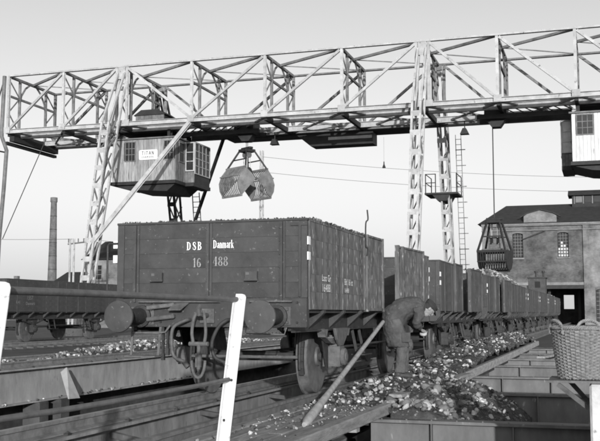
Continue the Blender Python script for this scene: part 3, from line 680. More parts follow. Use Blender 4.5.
# ------------------------------------------------------------------ gantry crane
XN = [-31.7, -28.2, -24.6, -20.5, -16.4, -12.3, -8.2, -4.6, -1.0, 2.6, 6.2, 9.8]
YN, YF, ZT, ZB = 46.0, 50.8, 14.38, 11.2
crane = thing('gantry_crane', 'long pale lattice gantry crane bridging the tracks', 'crane', (-16.4, 48.4, 0))
def part(m, name, mt, parent=crane, **k): return m.build(name, mt, parent, True, **k)
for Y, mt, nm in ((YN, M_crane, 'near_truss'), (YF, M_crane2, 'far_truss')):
    m = MB(); m.box(XN[0], XN[-1], Y - .1, Y + .1, ZT - .045, ZT + .045)
    zb = ZB if Y == YN else ZB - .1
    m.box(XN[0] - .1, XN[-1], Y - .02, Y + .02, zb - .10, zb + .10)
    m.box(XN[0] - .1, XN[-1], Y - .12, Y + .12, zb + .10, zb + .12); m.box(XN[0] - .1, XN[-1], Y - .12, Y + .12, zb - .12, zb - .10)
    tr = part(m, nm, mt)
    for i, x in enumerate(XN):
        leg = i in (2, 6)
        for dx in ((-.3, .3) if leg else (0,)):
            v = MB(); v.box(x + dx - .07, x + dx + .07, Y - .07, Y - .055, ZB + .121, ZT - .047); v.box(x + dx - .07, x + dx + .07, Y + .055, Y + .07, ZB + .121, ZT - .047); v.box(x + dx - .012, x + dx + .012, Y - .054, Y + .054, ZB + .122, ZT - .048)
            part(v, 'vertical_post', mt, tr)
        if leg:
            v = MB(); v.box(x - .21, x + .21, Y - .085, Y - .072, ZT - .7, ZT - .05); part(v, 'gusset', mt, tr)
        gz = MB(); gz.box(x - .19, x + .19, Y - .14, Y - .121, ZB - .09, ZB + .24) if not leg else gz.box(x - .5, x + .5, Y - .14, Y - .121, ZB - .12, ZB + .2)
        part(gz, 'gusset', mt, tr)
    for i in range(len(XN) - 1):
        a, b = XN[i], XN[i + 1]
        up = i in (0, 1, 3, 4, 5)          # '/' panels, the others '\'
        oa = .35 if i in (2, 6) else .1; ob_ = .35 if i + 1 in (2, 6) else .1
        p, q = ((a + oa, Y, ZB + .15), (b - ob_, Y, ZT - .1)) if up else ((a + oa, Y, ZT - .1), (b - ob_, Y, ZB + .15))
        d = MB()
        for s in (-.055, .055): d.bar(Vector(p) + Vector((0, s, 0)), Vector(q) + Vector((0, s, 0)), .02, .13)
        d.bar(p, q, .09, .03); part(d, 'diagonal', mt, tr)
# cross frames between the two trusses
for i, x in enumerate(XN):
    m = MB(); m.bar((x, YN + .1, ZT - .02), (x, YF - .1, ZT - .02), .12, .14)
    cf = part(m, 'cross_frame', M_crane2)
    m = MB(); m.bar((x, YN + .1, 13.25), (x, YF - .1, 13.25), .09, .12); part(m, 'cross_strut', M_crane2, cf)
    for y0, y1 in ((YN, YN + 1.05), (YF - 1.05, YF)):
        yi = y1 if y0 == YN else y0
        m = MB(); m.box(x - .07, x + .07, yi - .05, yi + .05, ZB - .1, ZT - .1)
        zz = [ZB + .1, ZB + 1.1, ZB + 2.1, ZT - .2]
        for k in range(3): m.bar((x, y0 if k % 2 else y1, zz[k]), (x, y1 if k % 2 else y0, zz[k + 1]), .05, .06)
        part(m, 'inner_post', M_crane2, cf)
    for s in (0, 1):
        m = MB(); yi = YN + 1.05 if s == 0 else YF - 1.05; yc = 48.4
        pts = [(x, yi, 12.9), (x, yi + (yc - yi) * .12, 13.5), (x, yi + (yc - yi) * .4, 14.0), (x, yi + (yc - yi) * .75, ZT - .06)]
        for a, b in zip(pts, pts[1:]): m.bar(a, b, .07, .09)
        part(m, 'knee', M_crane2, cf)
    m = MB(); m.bar((x, YN + .1, ZB - .12), (x, YF - .1, ZB - .12), .16, .26); part(m, 'floor_beam', M_cdark, cf)
for i in range(len(XN) - 1):
    a, b = XN[i], XN[i + 1]; yc = (YN + YF) / 2
    m = MB(); m.bar((a, yc, ZT), (b, YN + .1, ZT), .11, .13); m.bar((a, yc, ZT), (b, YF - .1, ZT), .05, .05); part(m, 'top_bracing', M_crane2)
    m = MB(); m.bar((a, YN + .1, ZB - .05), (b, YF - .1, ZB - .05), .08, .1); m.bar((a, YF - .1, ZB - .1), (b, YN + .1, ZB - .1), .08, .1); part(m, 'floor_bracing', M_crane2)
# runway girders
for Y, z0, z1, mt in ((47.15, 11.0, 11.26, M_crane), (49.65, 11.0, 11.26, M_crane)):
    m = MB(); m.box(XN[0] - .2, XN[-1], Y - .02, Y + .02, z0, z1); m.box(XN[0] - .2, XN[-1], Y - .11, Y + .11, z1, z1 + .025); m.box(XN[0] - .2, XN[-1], Y - .11, Y + .11, z0 - .025, z0)
    part(m, 'runway_girder', mt)
m = MB(); m.box(-20.2, -9.3, 50.3, 51.5, 10.86, 10.98); part(m, 'walkway_floor', M_cdark)
m = MB(); m.prism([(-16.0, 10.855), (-11.7, 10.855), (-11.7, 10.2), (-15.2, 10.2)], 50.2, 51.2); part(m, 'cable_box', M_cdark)
m = MB(); m.box(-14.2, -11.75, 50.18, 50.199, 10.5, 10.66); part(m, 'pale_strip', M_crane)
m = MB(); m.bar((XN[0] - .05, YN - .1, 10.55), (XN[0] - .05, YF + .2, 10.55), .22, .16); m.bar((XN[0] + .2, YN + .1, 10.8), (XN[0] + .2, YF - .1, 10.8), .3, .3); part(m, 'end_beam', M_cdark)
m = MB(); m.tube([(XN[0] - .25, YN - .1, ZT), (XN[0] - .3, YN - .15, 11.3), (XN[0] - .25, YN - .2, 10.9), (XN[0] + .12, YN - .25, 10.1), (XN[0] + .05, YN - .3, 8), (XN[0] - .15, YN - .3, 5.2), (XN[0] - .2, YN - .3, 3.5)], .11, 8); part(m, 'hanging_pipe', M_crane2)
m = MB(); m.cyl((XN[0] - .2, YN - .1, ZT), (XN[0] - 1.6, YN - .3, 9.5), .04, 6); m.cyl((XN[0] - .9, YN - .2, 10.2), (XN[0], YN - .2, 10.0), .05, 6); part(m, 'stay_rod', M_cdark)
m = MB(); m.cyl(at(46, 139, Y=YN + .3), at(2.5, 239, Y=YN - 1), .025, 5); part(m, 'pull_cable', M_cdark)

def leg(X, sgn, mt, wide=.2):
    """laced column: sgn -1 leans towards the camera, +1 away"""
    Y0 = YN if sgn < 0 else YF
    def yy(z):                        # front chord line
        return Y0 + sgn * ((14.2 - z) / 3.2 * 1.75 if z > 11 else 1.75 + (11 - z) / 11 * 2.3)
    def dep(z): return 1.0 if z > 11 else .38 + .62 * z / 11
    m = MB()
    for dx in (-wide, wide):
        for back in (0, 1):
            zs = [14.0, 11, 0]
            for za, zb in zip(zs, zs[1:]):
                m.bar((X + dx, yy(za) - sgn * dep(za) * back * (.3 if za > 12 else 1), za), (X + dx, yy(zb) - sgn * dep(zb) * back, zb), .12, .10, (1, 0, 0))
    m.box(X - .45, X + .45, yy(0) - .75 if sgn > 0 else yy(0) - .4, yy(0) + .4 if sgn > 0 else yy(0) + .75, -.05, .32)
    L = part(m, 'leg', mt)
    z = .9; k = 0
    while z < 10.9:
        fy = yy(z) if sgn < 0 else yy(z) - dep(z)
        by = yy(z) + dep(z) if sgn < 0 else yy(z)
        b = MB(); b.box(X - wide - .06, X + wide + .06, fy - .062, fy - .051, z - .13, z + .13); part(b, 'batten', mt, L)
        b = MB(); b.bar((X - wide, fy, z + .15), (X + wide, fy + (.0), z + .95), .05, .05) if False else b.bar((X - wide, by, z), (X + wide, by, z + .9), .06, .05); part(b, 'lacing', M_crane2, L)
        for dx in (-wide, wide):
            z2 = min(z + .92, 11)
            fy2 = yy(z2) if sgn < 0 else yy(z2) - dep(z2); by2 = yy(z2) + dep(z2) if sgn < 0 else yy(z2)
            b = MB(); b.bar((X + dx, fy if k % 2 else by, z), (X + dx, by2 if k % 2 else fy2, z2), .05, .07, (1, 0, 0)); part(b, 'lacing', M_crane2, L)
        z += .95; k += 1
    return L, yy, dep
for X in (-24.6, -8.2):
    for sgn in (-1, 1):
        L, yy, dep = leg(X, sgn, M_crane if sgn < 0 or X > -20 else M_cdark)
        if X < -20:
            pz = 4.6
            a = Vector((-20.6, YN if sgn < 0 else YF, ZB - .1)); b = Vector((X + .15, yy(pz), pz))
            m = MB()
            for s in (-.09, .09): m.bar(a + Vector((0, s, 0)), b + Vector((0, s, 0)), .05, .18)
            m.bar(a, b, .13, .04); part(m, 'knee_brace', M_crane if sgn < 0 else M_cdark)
# landing and ladder on the far right leg
m = MB(); m.box(-9.3, -7.5, 52.3, 54.3, 7.55, 7.65); m.prism([(-8.9, 7.55), (-7.9, 7.55), (-8.1, 7.2), (-8.6, 7.2)], 52.4, 54.2); lp = part(m, 'landing', M_cdark)
m = MB()
for x, y in ((-9.25, 52.35), (-8.7, 52.35), (-7.55, 52.35), (-7.55, 54.25), (-9.25, 54.25)): m.cyl((x, y, 7.65), (x, y, 8.7), .03, 6)
for z in (8.2, 8.68): m.tube([(-9.25, 54.25, z), (-9.25, 52.35, z), (-8.7, 52.35, z)], .025, 6); m.tube([(-7.55, 52.35, z), (-7.55, 54.25, z)], .025, 6)
part(m, 'landing_rail', M_cdark, lp, kind='stuff')
m = MB()
for x in (-7.72, -7.42): m.bar((x, 53.4, 11), (x, 55.2, 0), .035, .035)
z = .3
while z < 10.8:
    m.cyl((-7.72, 55.2 - z / 11 * 1.8, z), (-7.42, 55.2 - z / 11 * 1.8, z), .016, 5)
    if int(z * 10) % 9 == 0 or (z % .9) < .29: m.box(-7.75, -7.2, 55.2 - z / 11 * 1.8 - .02, 55.2 - z / 11 * 1.8 + .02, z - .02, z + .025)
    z += .29
part(m, 'ladder', M_crane2)
# ladder beside the far left leg
m = MB()
for x in (-23.6, -23.15): m.bar((x, 53.2, 8.3), (x, 54.6, 0), .05, .05)
for k in range(26): m.cyl((-23.6, 54.55 - k * .053, .3 + k * .31), (-23.15, 54.55 - k * .053, .3 + k * .31), .022, 5)
part(m, 'ladder', M_crane2)

# ------------------------------------------------------------------ trolley cabs
def window(t, x0, x1, y, z0, z1, nx, nz_, glass=M_glass, frame=M_crane2, axis='x', face=-1):
    """framed window in a wall across y (axis x) or across x (axis y)"""
    def bx(m, u0, u1, d0, d1, a, b):
        d0, d1 = sorted((y + face * d0, y + face * d1))
        m.box(u0, u1, d0, d1, a, b) if axis == 'x' else m.box(d0, d1, u0, u1, a, b)
    m = MB(); bx(m, x0, x1, .004, .012, z0, z1); w = m.build('window', glass, t, True)
    m = MB(); e = .06
    for a, b in ((x0 - e, x0), (x1, x1 + e)): bx(m, a, b, -.01, .045, z0 - e, z1 + e)
    for a, b in ((z0 - e, z0), (z1, z1 + e)): bx(m, x0, x1, -.01, .045, a, b)
    m.build('window_frame', frame, w, True)
    m = MB()
    for i in range(1, nx): u = x0 + (x1 - x0) * i / nx; bx(m, u - .018, u + .018, .013, .035, z0, z1)
    for j in range(1, nz_): v = z0 + (z1 - z0) * j / nz_; bx(m, x0, x1, .014, .034, v - .018, v + .018)
    if m.v: m.build('glazing_bar', frame, w, True, kind='stuff')
    return w
def boards(t, u0, u1, d, z0, z1, axis='x', step=.17, m_=M_board, holes=()):
    u = u0
    while u < u1 - .02:
        e = min(u + step, u1); dd = random.uniform(-.008, .008)
        spans = [(z0, z1)]
        for (h0, h1, a, b) in holes:
            if e > h0 + .02 and u < h1 - .02: spans = [(z0, a), (b, z1)]
        for a, b in spans:
            m = MB()
            m.box(u + .004, e - .004, d - .02 + dd, d + .02 + dd, a, b) if axis == 'x' else m.box(d - .02 + dd, d + .02 + dd, u + .004, e - .004, a, b)
            m.build('board', m_, t, True)
        u = e
def cab(X0, X1, bay, label, sign):
    """boarded house hung below the bridge; bay = +1 glazed bay on its right, -1 on its left"""
    Yc = 46.95; t = thing('crane_cab', label, 'crane cab', ((X0 + X1) / 2, 48.4, 7.7), 0, 'cabs hung under the crane bridge')
    m = MB(); m.box(X0 + .03, X1 - .03, Yc + .03, 50.2, 8.2, 10.5); m.build('core', M_cdark, t, True)
    wx = [(X0 + .8, X0 + 1.35), (X1 - .62, X1 - .1)] if sign else [(X0 + .25, X0 + .95), (X0 + 2.2, X0 + 2.8)]
    zw = (9.35, 10.35) if sign else (9.5, 10.4)
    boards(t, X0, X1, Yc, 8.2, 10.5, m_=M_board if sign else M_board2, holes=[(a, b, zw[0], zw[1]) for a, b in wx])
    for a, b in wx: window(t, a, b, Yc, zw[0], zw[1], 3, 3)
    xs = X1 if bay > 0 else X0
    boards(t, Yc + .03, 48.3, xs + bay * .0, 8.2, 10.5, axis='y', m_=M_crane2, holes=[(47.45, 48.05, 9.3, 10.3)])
    window(t, 47.45, 48.05, xs + bay * .02, 9.3, 10.3, 1, 2, axis='y', face=bay)
    # glazed bay
    b0, b1 = (xs, xs + .55) if bay > 0 else (xs - .55, xs)
    m = MB(); m.box(b0 + .02, b1 - .02, 48.35, 50.5, 8.2, 10.5); by = m.build('bay', M_cdark, t, True)
    window(t, 48.4, 50.4, xs + bay * .54, 8.75, 10.4, 4, 4, axis='y', face=bay, frame=M_crane)
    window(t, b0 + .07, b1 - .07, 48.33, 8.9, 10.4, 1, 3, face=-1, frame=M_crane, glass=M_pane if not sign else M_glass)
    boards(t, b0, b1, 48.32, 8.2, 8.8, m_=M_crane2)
    m = MB(); m.prism([(b0 - .0, 8.2), (b1, 8.2), (b1 if bay < 0 else b0, 7.75), (b0 if bay > 0 else b1, 7.75), ] if False else [(b0, 8.2), (b1, 8.2), (b1, 8.0), (b0, 8.0)], 48.2, 50.6); m.build('bay_floor', M_cdark, t, True)
    # floor, sill skirt, roof
    m = MB(); m.box(X0 - .08, X1 + .08, Yc - .1, 50.3, 8.02, 8.198); m.prism([(X0 + .0, 8.02), (X1 + .0, 8.02), (X1 - .5, 7.62), (X0 + .9, 7.78)], Yc + .1, 50.1); m.build('floor', M_cdark, t, True)
    m = MB(); m.box(X0 - .12, X1 + .12, Yc - .14, 50.4, 10.502, 10.575); m.build('roof_edge', M_crane2, t, True)
    m = MB(); m.box(X0 - .02, X1 + .02, Yc, 50.3, 10.575, 10.59); m.box(X0 + .2, X1 - .2, 47.4, 49.4, 10.93, 11.05)
    for x in (X0 + .3, X1 - .4):
        for y in (47.15, 49.65): m.box(x - .08, x + .08, y - .16, y - .12, 10.55, 11.0); m.box(x - .08, x + .08, y + .12, y + .16, 10.55, 11.0)
    m.build('hanger_frame', M_cdark, t, True)
    # machine house riding inside the truss
    mx0, mx1 = (X0 + .95, X1 - 1.05) if sign else (X0 + 1.8, X1 + .2)
    boards(t, mx0, mx1, 47.75, 11.05, 12.0, m_=M_crane2)
    m = MB(); m.box(mx0 + .02, mx1 - .02, 47.78, 49.3, 11.05, 11.99); m.build('machine_house', M_cdark, t, True)
    m = MB(); m.prism([(mx0 - .1, 12.0), (mx1 + .1, 12.0), ((mx0 + mx1) / 2 + .5, 12.3), ((mx0 + mx1) / 2 - .5, 12.3)], 47.65, 49.4); m.build('machine_roof', M_roof, t, True)
    # boom to the rope sheaves
    ex = xs + bay * .5; hx = -18.35 if bay > 0 else -4.95
    for y in (48.0, 49.2):
        m = MB(); m.bar((xs, y, 10.82), (hx + bay * .9, y, 10.82), .12, .22)
        k = min(xs, hx); n = 8
        for i in range(n): m.bar((xs + (hx - xs) * i / n, y, 10.95), (xs + (hx - xs) * (i + 1) / n, y, 11.2), .04, .05)
        m.bar((xs, y, 11.2), (hx + bay * .6, y, 11.2), .08, .1); m.build('boom_beam', M_cdark, t, True)
    m = MB(); m.box(hx - .55, hx + .55, 48.05, 49.15, 10.7, 11.35); m.prism([(hx - .45, 10.7), (hx + .45, 10.7), (hx + .2, 10.35), (hx - .2, 10.35)], 48.3, 48.9)
    m.build('sheave_block', M_cdark, t, True)
    for y in (48.3, 48.6, 48.9):
        m = MB(); m.lathe([(-.04, .3), (-.03, .36), (0, .32), (.03, .36), (.04, .3)], (hx, y, 11.1), 'y', 20); m.build('sheave', M_black, t, True)
    m = MB(); m.cyl((hx + bay * 1.6, 48.6, 10.8), (hx + bay * 1.6, 48.6, 10.35), .03, 6); m.prism([(hx + bay * 1.6 - .22, 10.1), (hx + bay * 1.6 + .22, 10.1), (hx + bay * 1.6 + .08, 10.4), (hx + bay * 1.6 - .08, 10.4)], 48.4, 48.8); m.build('end_stop', M_cdark, t, True)
    if sign:
        m = MB(); sx0, sx1, sz0, sz1 = X0 + 1.62, X0 + 2.72, 9.36, 9.90
        pts = []
        for cx, cz, a0 in ((sx1 - .08, sz1 - .08, 0), (sx0 + .08, sz1 - .08, 90), (sx0 + .08, sz0 + .08, 180), (sx1 - .08, sz0 + .08, 270)):
            for k in range(4): a = rad(a0 + 30 * k); pts.append((cx + .08 * math.cos(a), cz + .08 * math.sin(a)))
        m.prism(pts, Yc - .06, Yc - .035); sg = m.build('sign', M_letter, t, True)
        write('TITAN', .21, (sx0 + .16, Yc - .062, sz0 + .26), (1, 0, 0), (0, 0, 1), font=SANS, squeeze=1.05, track=.14).build('lettering', M_iron, sg, True)
        write('DANMARK', .11, (sx0 + .16, Yc - .062, sz0 + .09), (1, 0, 0), (0, 0, 1), font=SANS, squeeze=1.15, track=.2).build('lettering', M_iron, sg, True)
    return t
cab(-25.6, -21.87, 1, 'boarded crane cab with the white Titan sign, under the left of the bridge', True)
cab(-1.27, 2.3, -1, 'boarded crane cab without a sign, at the right edge of the picture', False)

# ------------------------------------------------------------------ clamshell grabs
def grab(label, loc, rotz, opening, top, slat_m, w=1.45, js=1.0):
    t = thing('grab', label, 'grab', loc, rotz, 'slatted grabs hung from the crane')
    W2 = w / 2
    prof = [(.02, .0), (.30, .06), (.55, .24), (.70, .55), (.74, .95)]     # lip to the top edge of the back
    prof = [(u * js, v * js) for u, v in prof]; piv = Vector((.10, 0, 1.0 * js))
    corners = []
    for s in (-1, 1):
        c_, s_ = math.cos(-s * opening), math.sin(-s * opening)
        def tr(p):
            q = Vector((s * p[0], p[1], p[2])) - Vector((s * piv.x, 0, piv.z)); return (s * piv.x + q.x * c_ + q.z * s_, q.y, piv.z - q.x * s_ + q.z * c_)
        j = MB(); pl = [(u, v) for u, v in prof] + [(.30 * js, 1.02 * js), (.06 * js, 1.0 * js)]
        for sy in (-1, 1):
            a0, a1 = sorted((sy * W2, sy * (W2 - .035)))
            vs = [tr((u, a0, v)) for u, v in pl] + [tr((u, a1, v)) for u, v in pl]; n = len(pl)
            j.add(vs, [tuple(range(n)), tuple(reversed(range(n, 2 * n)))] + [(i, i + n, (i + 1) % n + n, (i + 1) % n) for i in range(n)])
        for k in (0, 4):
            u, v = prof[k]; j.bar(tr((u, -W2, v)), tr((u, W2, v)), .08, .12)
        u, v = prof[3]; j.bar(tr((u, -W2, v - .1)), tr((u, W2, v - .1)), .05, .07)
        jo = j.build('jaw', slat_m, t)
        ns = 12
        for k in range(ns):
            y = -W2 + w * (k + .5) / ns; sl = MB()
            for (u0, v0), (u1, v1) in zip(prof, prof[1:]): sl.bar(tr((u0, y, v0)), tr((u1, y, v1)), .05, .035, (0, 1, 0))
            sl.build('slat', slat_m, jo)
        corners.append([Vector(tr((.72 * js, sy * (W2 - .03), .93 * js))) for sy in (-1, 1)])
    m = MB(); m.box(-.34, .34, -.34, .34, top - .28, top - .12); m.box(-.12, .12, -.4, .4, top - .12, top); m.build('head', M_cdark, t, bevel=.02)
    for s, cs in zip((-1, 1), corners):
        for sy, c in zip((-1, 1), cs):
            m = MB(); m.bar((s * .27, sy * .3, top - .2), c, .075, .09); m.build('strut', M_cdark, t)
        m = MB(); p0 = (Vector((s * .27, -.3, top - .2)) + cs[0]) / 2; p1 = (Vector((s * .27, .3, top - .2)) + cs[1]) / 2; m.bar(p0, p1, .05, .06); m.build('cross_tie', M_cdark, t)
    m = MB(); m.box(-.2, .2, -W2 + .1, W2 - .1, .98 * js, .98 * js + .12); m.box(-.12, .12, -.26, .26, .98 * js + .12, .98 * js + .4); m.build('crosshead', M_dust, t, bevel=.02)
    for y in (-.16, .16):
        m = MB(); m.lathe([(-.04, .17), (-.03, .22), (0, .19), (.03, .22), (.04, .17)], (0, y, .98 * js + .5), 'y', 20); m.build('sheave', M_cdark, t)
        m = MB(); m.lathe([(-.04, .13), (-.03, .18), (0, .15), (.03, .18), (.04, .13)], (0, y, top - .42), 'y', 20); m.build('sheave', M_dust, t)
        m = MB(); m.cyl((.1, y, 1.5), (.1, y, top - .4), .018, 5); m.cyl((-.1, y, 1.5), (-.1, y, top - .4), .018, 5); m.build('closing_rope', M_crane, t)
    m = MB()
    for x in (-.05, .05): m.cyl((x, 0, top - .05), (x, 0, 10.55 - loc[2]), .017, 5)
    m.build('hoist_rope', M_cdark, t)
    return t
grab('closed slatted grab hanging over the train in front of the factory', (-5.15, 48.6, 3.15), rad(90 - 8), 0, 2.65, M_cdark)
grab('open slatted grab hanging beside the Titan cab', (-18.35, 48.6, 6.95), rad(58), rad(46), 3.1, M_crane2, 1.75, 1.3)
# small lamp hung under the bridge
lp = thing('hanging_lamp', 'tiny lamp hung on a thin wire under the middle of the bridge', 'lamp', (at(384, 168, Y=50.5).x, 50.5, at(384, 168, Y=50.5).z)); lp.scale = (.55, .55, 1.0)
m = MB(); m.cyl((0, 0, .35), (0, 0, 1.7), .008, 4); m.build('wire', M_cdark, lp)
m = MB(); m.lathe([(0, .02), (0, .17), (.05, .16), (.2, .06), (.35, .05), (.36, .0)], (0, 0, 0), 'z', 14); m.build('shade', M_cdark, lp, smooth=True)

# ------------------------------------------------------------------ railing
ra = thing('railing', 'white angle-iron posts with two grey pipe rails at the front left', 'railing', (-3.2, 7.9, -.1))
def angle_post(top, bot, w=.10, tag_=None):
    top, bot = Vector(top), Vector(bot); d = (top - bot).normalized(); a = Vector((1, -.08, 0)); a = (a - d * a.dot(d)).normalized(); b = d.cross(a)
    m = MB(); poly = [(-.5 * w, .012), (.5 * w, .012), (.5 * w, 0), (-.5 * w + .012, 0), (-.5 * w + .012, -.45 * w), (-.5 * w, -.45 * w)]
    poly = [(u, v) for u, v in poly]; n = 6; Ls = (bot - top).length
    vs = [bot + a * u + b * v for u, v in poly] + [top - d * .03 + a * u + b * v for u, v in poly] 
    m.add(vs, [tuple(range(n)), tuple(reversed(range(n, 2 * n)))] + [(i, i + n, (i + 1) % n + n, (i + 1) % n) for i in range(n)])
    # rounded head plate
    hp = [(-.5 * w, -.03), (.5 * w, -.06), (.5 * w, .0), (.38 * w, .022), (.1 * w, .03), (-.3 * w, .03), (-.5 * w, .03)]
    vs = [top + a * u + d * v + b * .0005 for u, v in hp] + [top + a * u + d * v + b * .0115 for u, v in hp]; n = len(hp)
    m.add(vs, [tuple(range(n)), tuple(reversed(range(n, 2 * n)))] + [(i, i + n, (i + 1) % n + n, (i + 1) % n) for i in range(n)])
    return m.build('post', M_white, ra, True, bevel=.003)
P1t, P1b = at(240.5, 297, X=-3.15), at(223, 448, X=-3.2)
P2t, P2b = at(2.5, 287, X=-3.15), at(-16, 420, X=-3.2)
d2 = (P2b - P2t).normalized(); P2b = P2t + d2 * ((P2t.z + .23) / -d2.z)
angle_post(P1t, P1b, .105); angle_post(P2t, P2b, .10)
def rail_tube(px, Xv, r, name='pipe_rail'):
    m = MB(); m.tube([at(x, y, X=Xv) for x, y in px], r, 12); return m.build(name, M_pipe, ra, True, smooth=True)
rail_tube([(-260, 283.5), (-120, 286.5), (0, 290.3), (60, 292.3), (120, 294.8), (180, 297.6), (239, 299.5)], -3.19, .0235)
rail_tube([(-200, 449), (-60, 431), (0, 419.5), (60, 410.6), (120, 400.6), (165, 392), (200, 385.5), (228.5, 379.5)], -3.19, .019)
m = MB()
for p in (at(232, 380, X=-3.165), at(224.5, 420, X=-3.17)): m.lathe([(-.012, .012), (-.024, .009)], p, 'y', 6)
m.build('bolt', M_iron, ra, True)

# leaning pole with flattened foot
a, b = at(304.5, 425, Z=-.05), at(383, 322, X=-3.14)
pl = MB(); d = b - a; pl.tube([a + d * k for k in (0, .02, .06, .13, .25, .6, 1)], [.028, .046, .05, .044, .033, .03, .028], 10)
tag(pl.build('leaning_pole', M_pole, smooth=True), 'bare wooden pole with a broad foot leaning on the wagon', 'pole')

# ------------------------------------------------------------------ pier, ledge, basket at the right
pier = thing('concrete_pier', 'pale weathered concrete pier at the lower right corner', 'pier', (.3, 9.3, -2.7))
m = MB(); m.box(-.15, .85, 8.75, 9.6, -2.72, .455); m.build('block', M_conc, pier, True, bevel=.02)
m = MB(); m.box(.86, 2.6, 8.5, 10.6, -2.72, 1.15); m.build('block', M_conc, pier, True, bevel=.02)  # taller block out of view, added to cast the shadow on the bays
ldg = thing('ledge_plate', 'thin steel ledge with a diagonal strut, under the basket', 'ledge', (-.3, 9.1, .46))
m = MB(); m.box(-.50, .5, 8.86, 9.5, .458, .478); m.build('plate', M_dust, ldg, True)
m = MB(); m.bar((-.42, 8.9, .445), (-.16, 8.9, .24), .04, .035, (0, 1, 0)); m.build('strut', M_dust, ldg, True)
m = MB(); m.bar((-.34, 9.42, .445), (-.16, 9.42, .24), .04, .035, (0, 1, 0)); m.build('strut', M_dust, ldg, True)
bk = thing('wicker_basket', 'tall round wicker basket with two looped handles on the ledge', 'basket', (-.215, 9.17, .480))
BH, R0, R1 = .455, .195, .255
def br(z): return R0 + (R1 - R0) * (z / BH) ** .8
NS = 36; m = MB()
for k in range(NS):
    a = 2 * math.pi * k / NS; m.tube([(br(z) * math.cos(a), br(z) * math.sin(a), z) for z in (0, .15, .3, BH)], .0065, 5)
m.build('stakes', M_wick2, bk, kind='stuff')
m = MB(); rows = 30
for rI in range(rows):
    z = .012 + rI * (BH - .03) / rows; pts = []
    n = NS * 2
    vs, fs = [], []
    for k in range(n):
        a = 2 * math.pi * k / n; off = .011 * (1 if ((k // 2 + rI) % 2) else -1) * (1 if k % 2 == 0 else .2)
        r = br(z) + off + random.uniform(-.0015, .0015); rr = .0082
        c = Vector((r * math.cos(a), r * math.sin(a), z + random.uniform(-.0012, .0012))); e = Vector((math.cos(a), math.sin(a), 0))
        for q in range(5):
            t_ = 2 * math.pi * q / 5; vs.append(c + e * (rr * math.cos(t_)) + Vector((0, 0, rr * math.sin(t_))))
    for k in range(n):
        j = (k + 1) % n
        for q in range(5): p = (q + 1) % 5; fs.append((k * 5 + q, j * 5 + q, j * 5 + p, k * 5 + p))
    m.add(vs, fs)
m.build('weave', M_wick, bk, smooth=True, kind='stuff')
m = MB(); m.lathe([(0, R0 - .02), (.012, R0 - .02)], (0, 0, .006), 'z', 32); m.build('bottom', M_wick2, bk)
def braid(cfun, n, r, turns, name, par):
    m = MB()
    for ph in (0, 2.09, 4.19):
        pts = []
        for k in range(n + 1):
            u = k / n; c, e1, e2 = cfun(u); t_ = turns * 2 * math.pi * u + ph; pts.append(c + e1 * (r * math.cos(t_)) + e2 * (r * math.sin(t_)))
        m.tube(pts, r * .85, 6)
    return m.build(name, M_wick, par, smooth=True)
def rim(u):
    a = 2 * math.pi * u; return Vector((R1 * math.cos(a), R1 * math.sin(a), BH)), Vector((math.cos(a), math.sin(a), 0)), Vector((0, 0, 1))
braid(rim, 150, .011, 26, 'rim', bk)
for ca_ in (rad(212), rad(76)):
    def hd(u, ca_=ca_):
        t_ = math.pi * u; a = ca_ + (u - .5) * .82 if True else 0; z = BH - .05 + .115 * math.sin(t_) ** .6; r = R1 + .014
        a = ca_ + .40 * -math.cos(t_); return Vector((r * math.cos(a), r * math.sin(a), z)), Vector((math.cos(a), math.sin(a), 0)), Vector((0, 0, 1))
    braid(hd, 40, .010, 5, 'handle', bk)

# ------------------------------------------------------------------ spilled heap beside the train
def heap_h(x, y):
    """height of the spilled heap, None where there is none"""
    n = .10 * nz(x, y, 0, 1.1) + .07 * nz(x, y, 3, 2.9) + .05 * nz(x, y, 5, 8) + .03 * nz(x, y, 7, 17)
    if y < 15.9 and x > -2.62:            # the part that overflows into the first bay
        e = max(0, (x + 2.3) / .85); h = .0 - .34 * e ** 1.8 - .10 * max(0, (13.0 - y)) + n * .9
        return h if h > -.8 else -.8
    k = min(1, max(0, (y - 16) / 7)) * min(1, max(0, (37.5 - y) / 3))
    w = 1 - min(1, abs(x + 3.05) / .75) ** 2
    f = min(1, max(0, (y - 11.4) / 1.6))
    return -.09 + (.10 * f + .30 * k) * (.35 + .65 * w) + n * (.4 + .6 * f)
def grid(name, x0, x1, y0, y1, st, fn, m_, skirt=.05):
    nx, ny = int((x1 - x0) / st) + 1, int((y1 - y0) / st) + 1; V = []; Fc = []
    for j in range(ny + 1):
        for i in range(nx + 1):
            x, y = x0 + (x1 - x0) * i / nx, y0 + (y1 - y0) * j / ny; V.append((x, y, fn(x, y)))
    for j in range(ny):
        for i in range(nx):
            a = j * (nx + 1) + i; Fc.append((a, a + 1, a + nx + 2, a + nx + 1))
    ring = [i for i in range(nx + 1)] + [j * (nx + 1) + nx for j in range(1, ny + 1)] + [ny * (nx + 1) + i for i in range(nx - 1, -1, -1)] + [j * (nx + 1) for j in range(ny - 1, 0, -1)]
    b0 = len(V); V += [(V[i][0], V[i][1], V[i][2] - skirt) for i in ring]
    Fc += [(ring[k], b0 + k, b0 + (k + 1) % len(ring), ring[(k + 1) % len(ring)]) for k in range(len(ring))]
    me = bpy.data.meshes.new(name); me.from_pydata(V, [], Fc); me.materials.append(m_); me.polygons.foreach_set('use_smooth', [True] * len(me.polygons))
    return link(name, me)
o = grid('heap_soil', -3.62, -2.50, 11.62, 37.6, .05, heap_h, M_soil); tag(o, 'trampled dark soil of the heap between train and open bays', 'soil', None, 'stuff')
o = grid('heap_soil', -2.52, -1.15, 11.64, 15.80, .03, heap_h, M_soil, .16); tag(o, 'dark soil spilling into the nearest open bay', 'soil', None, 'stuff')
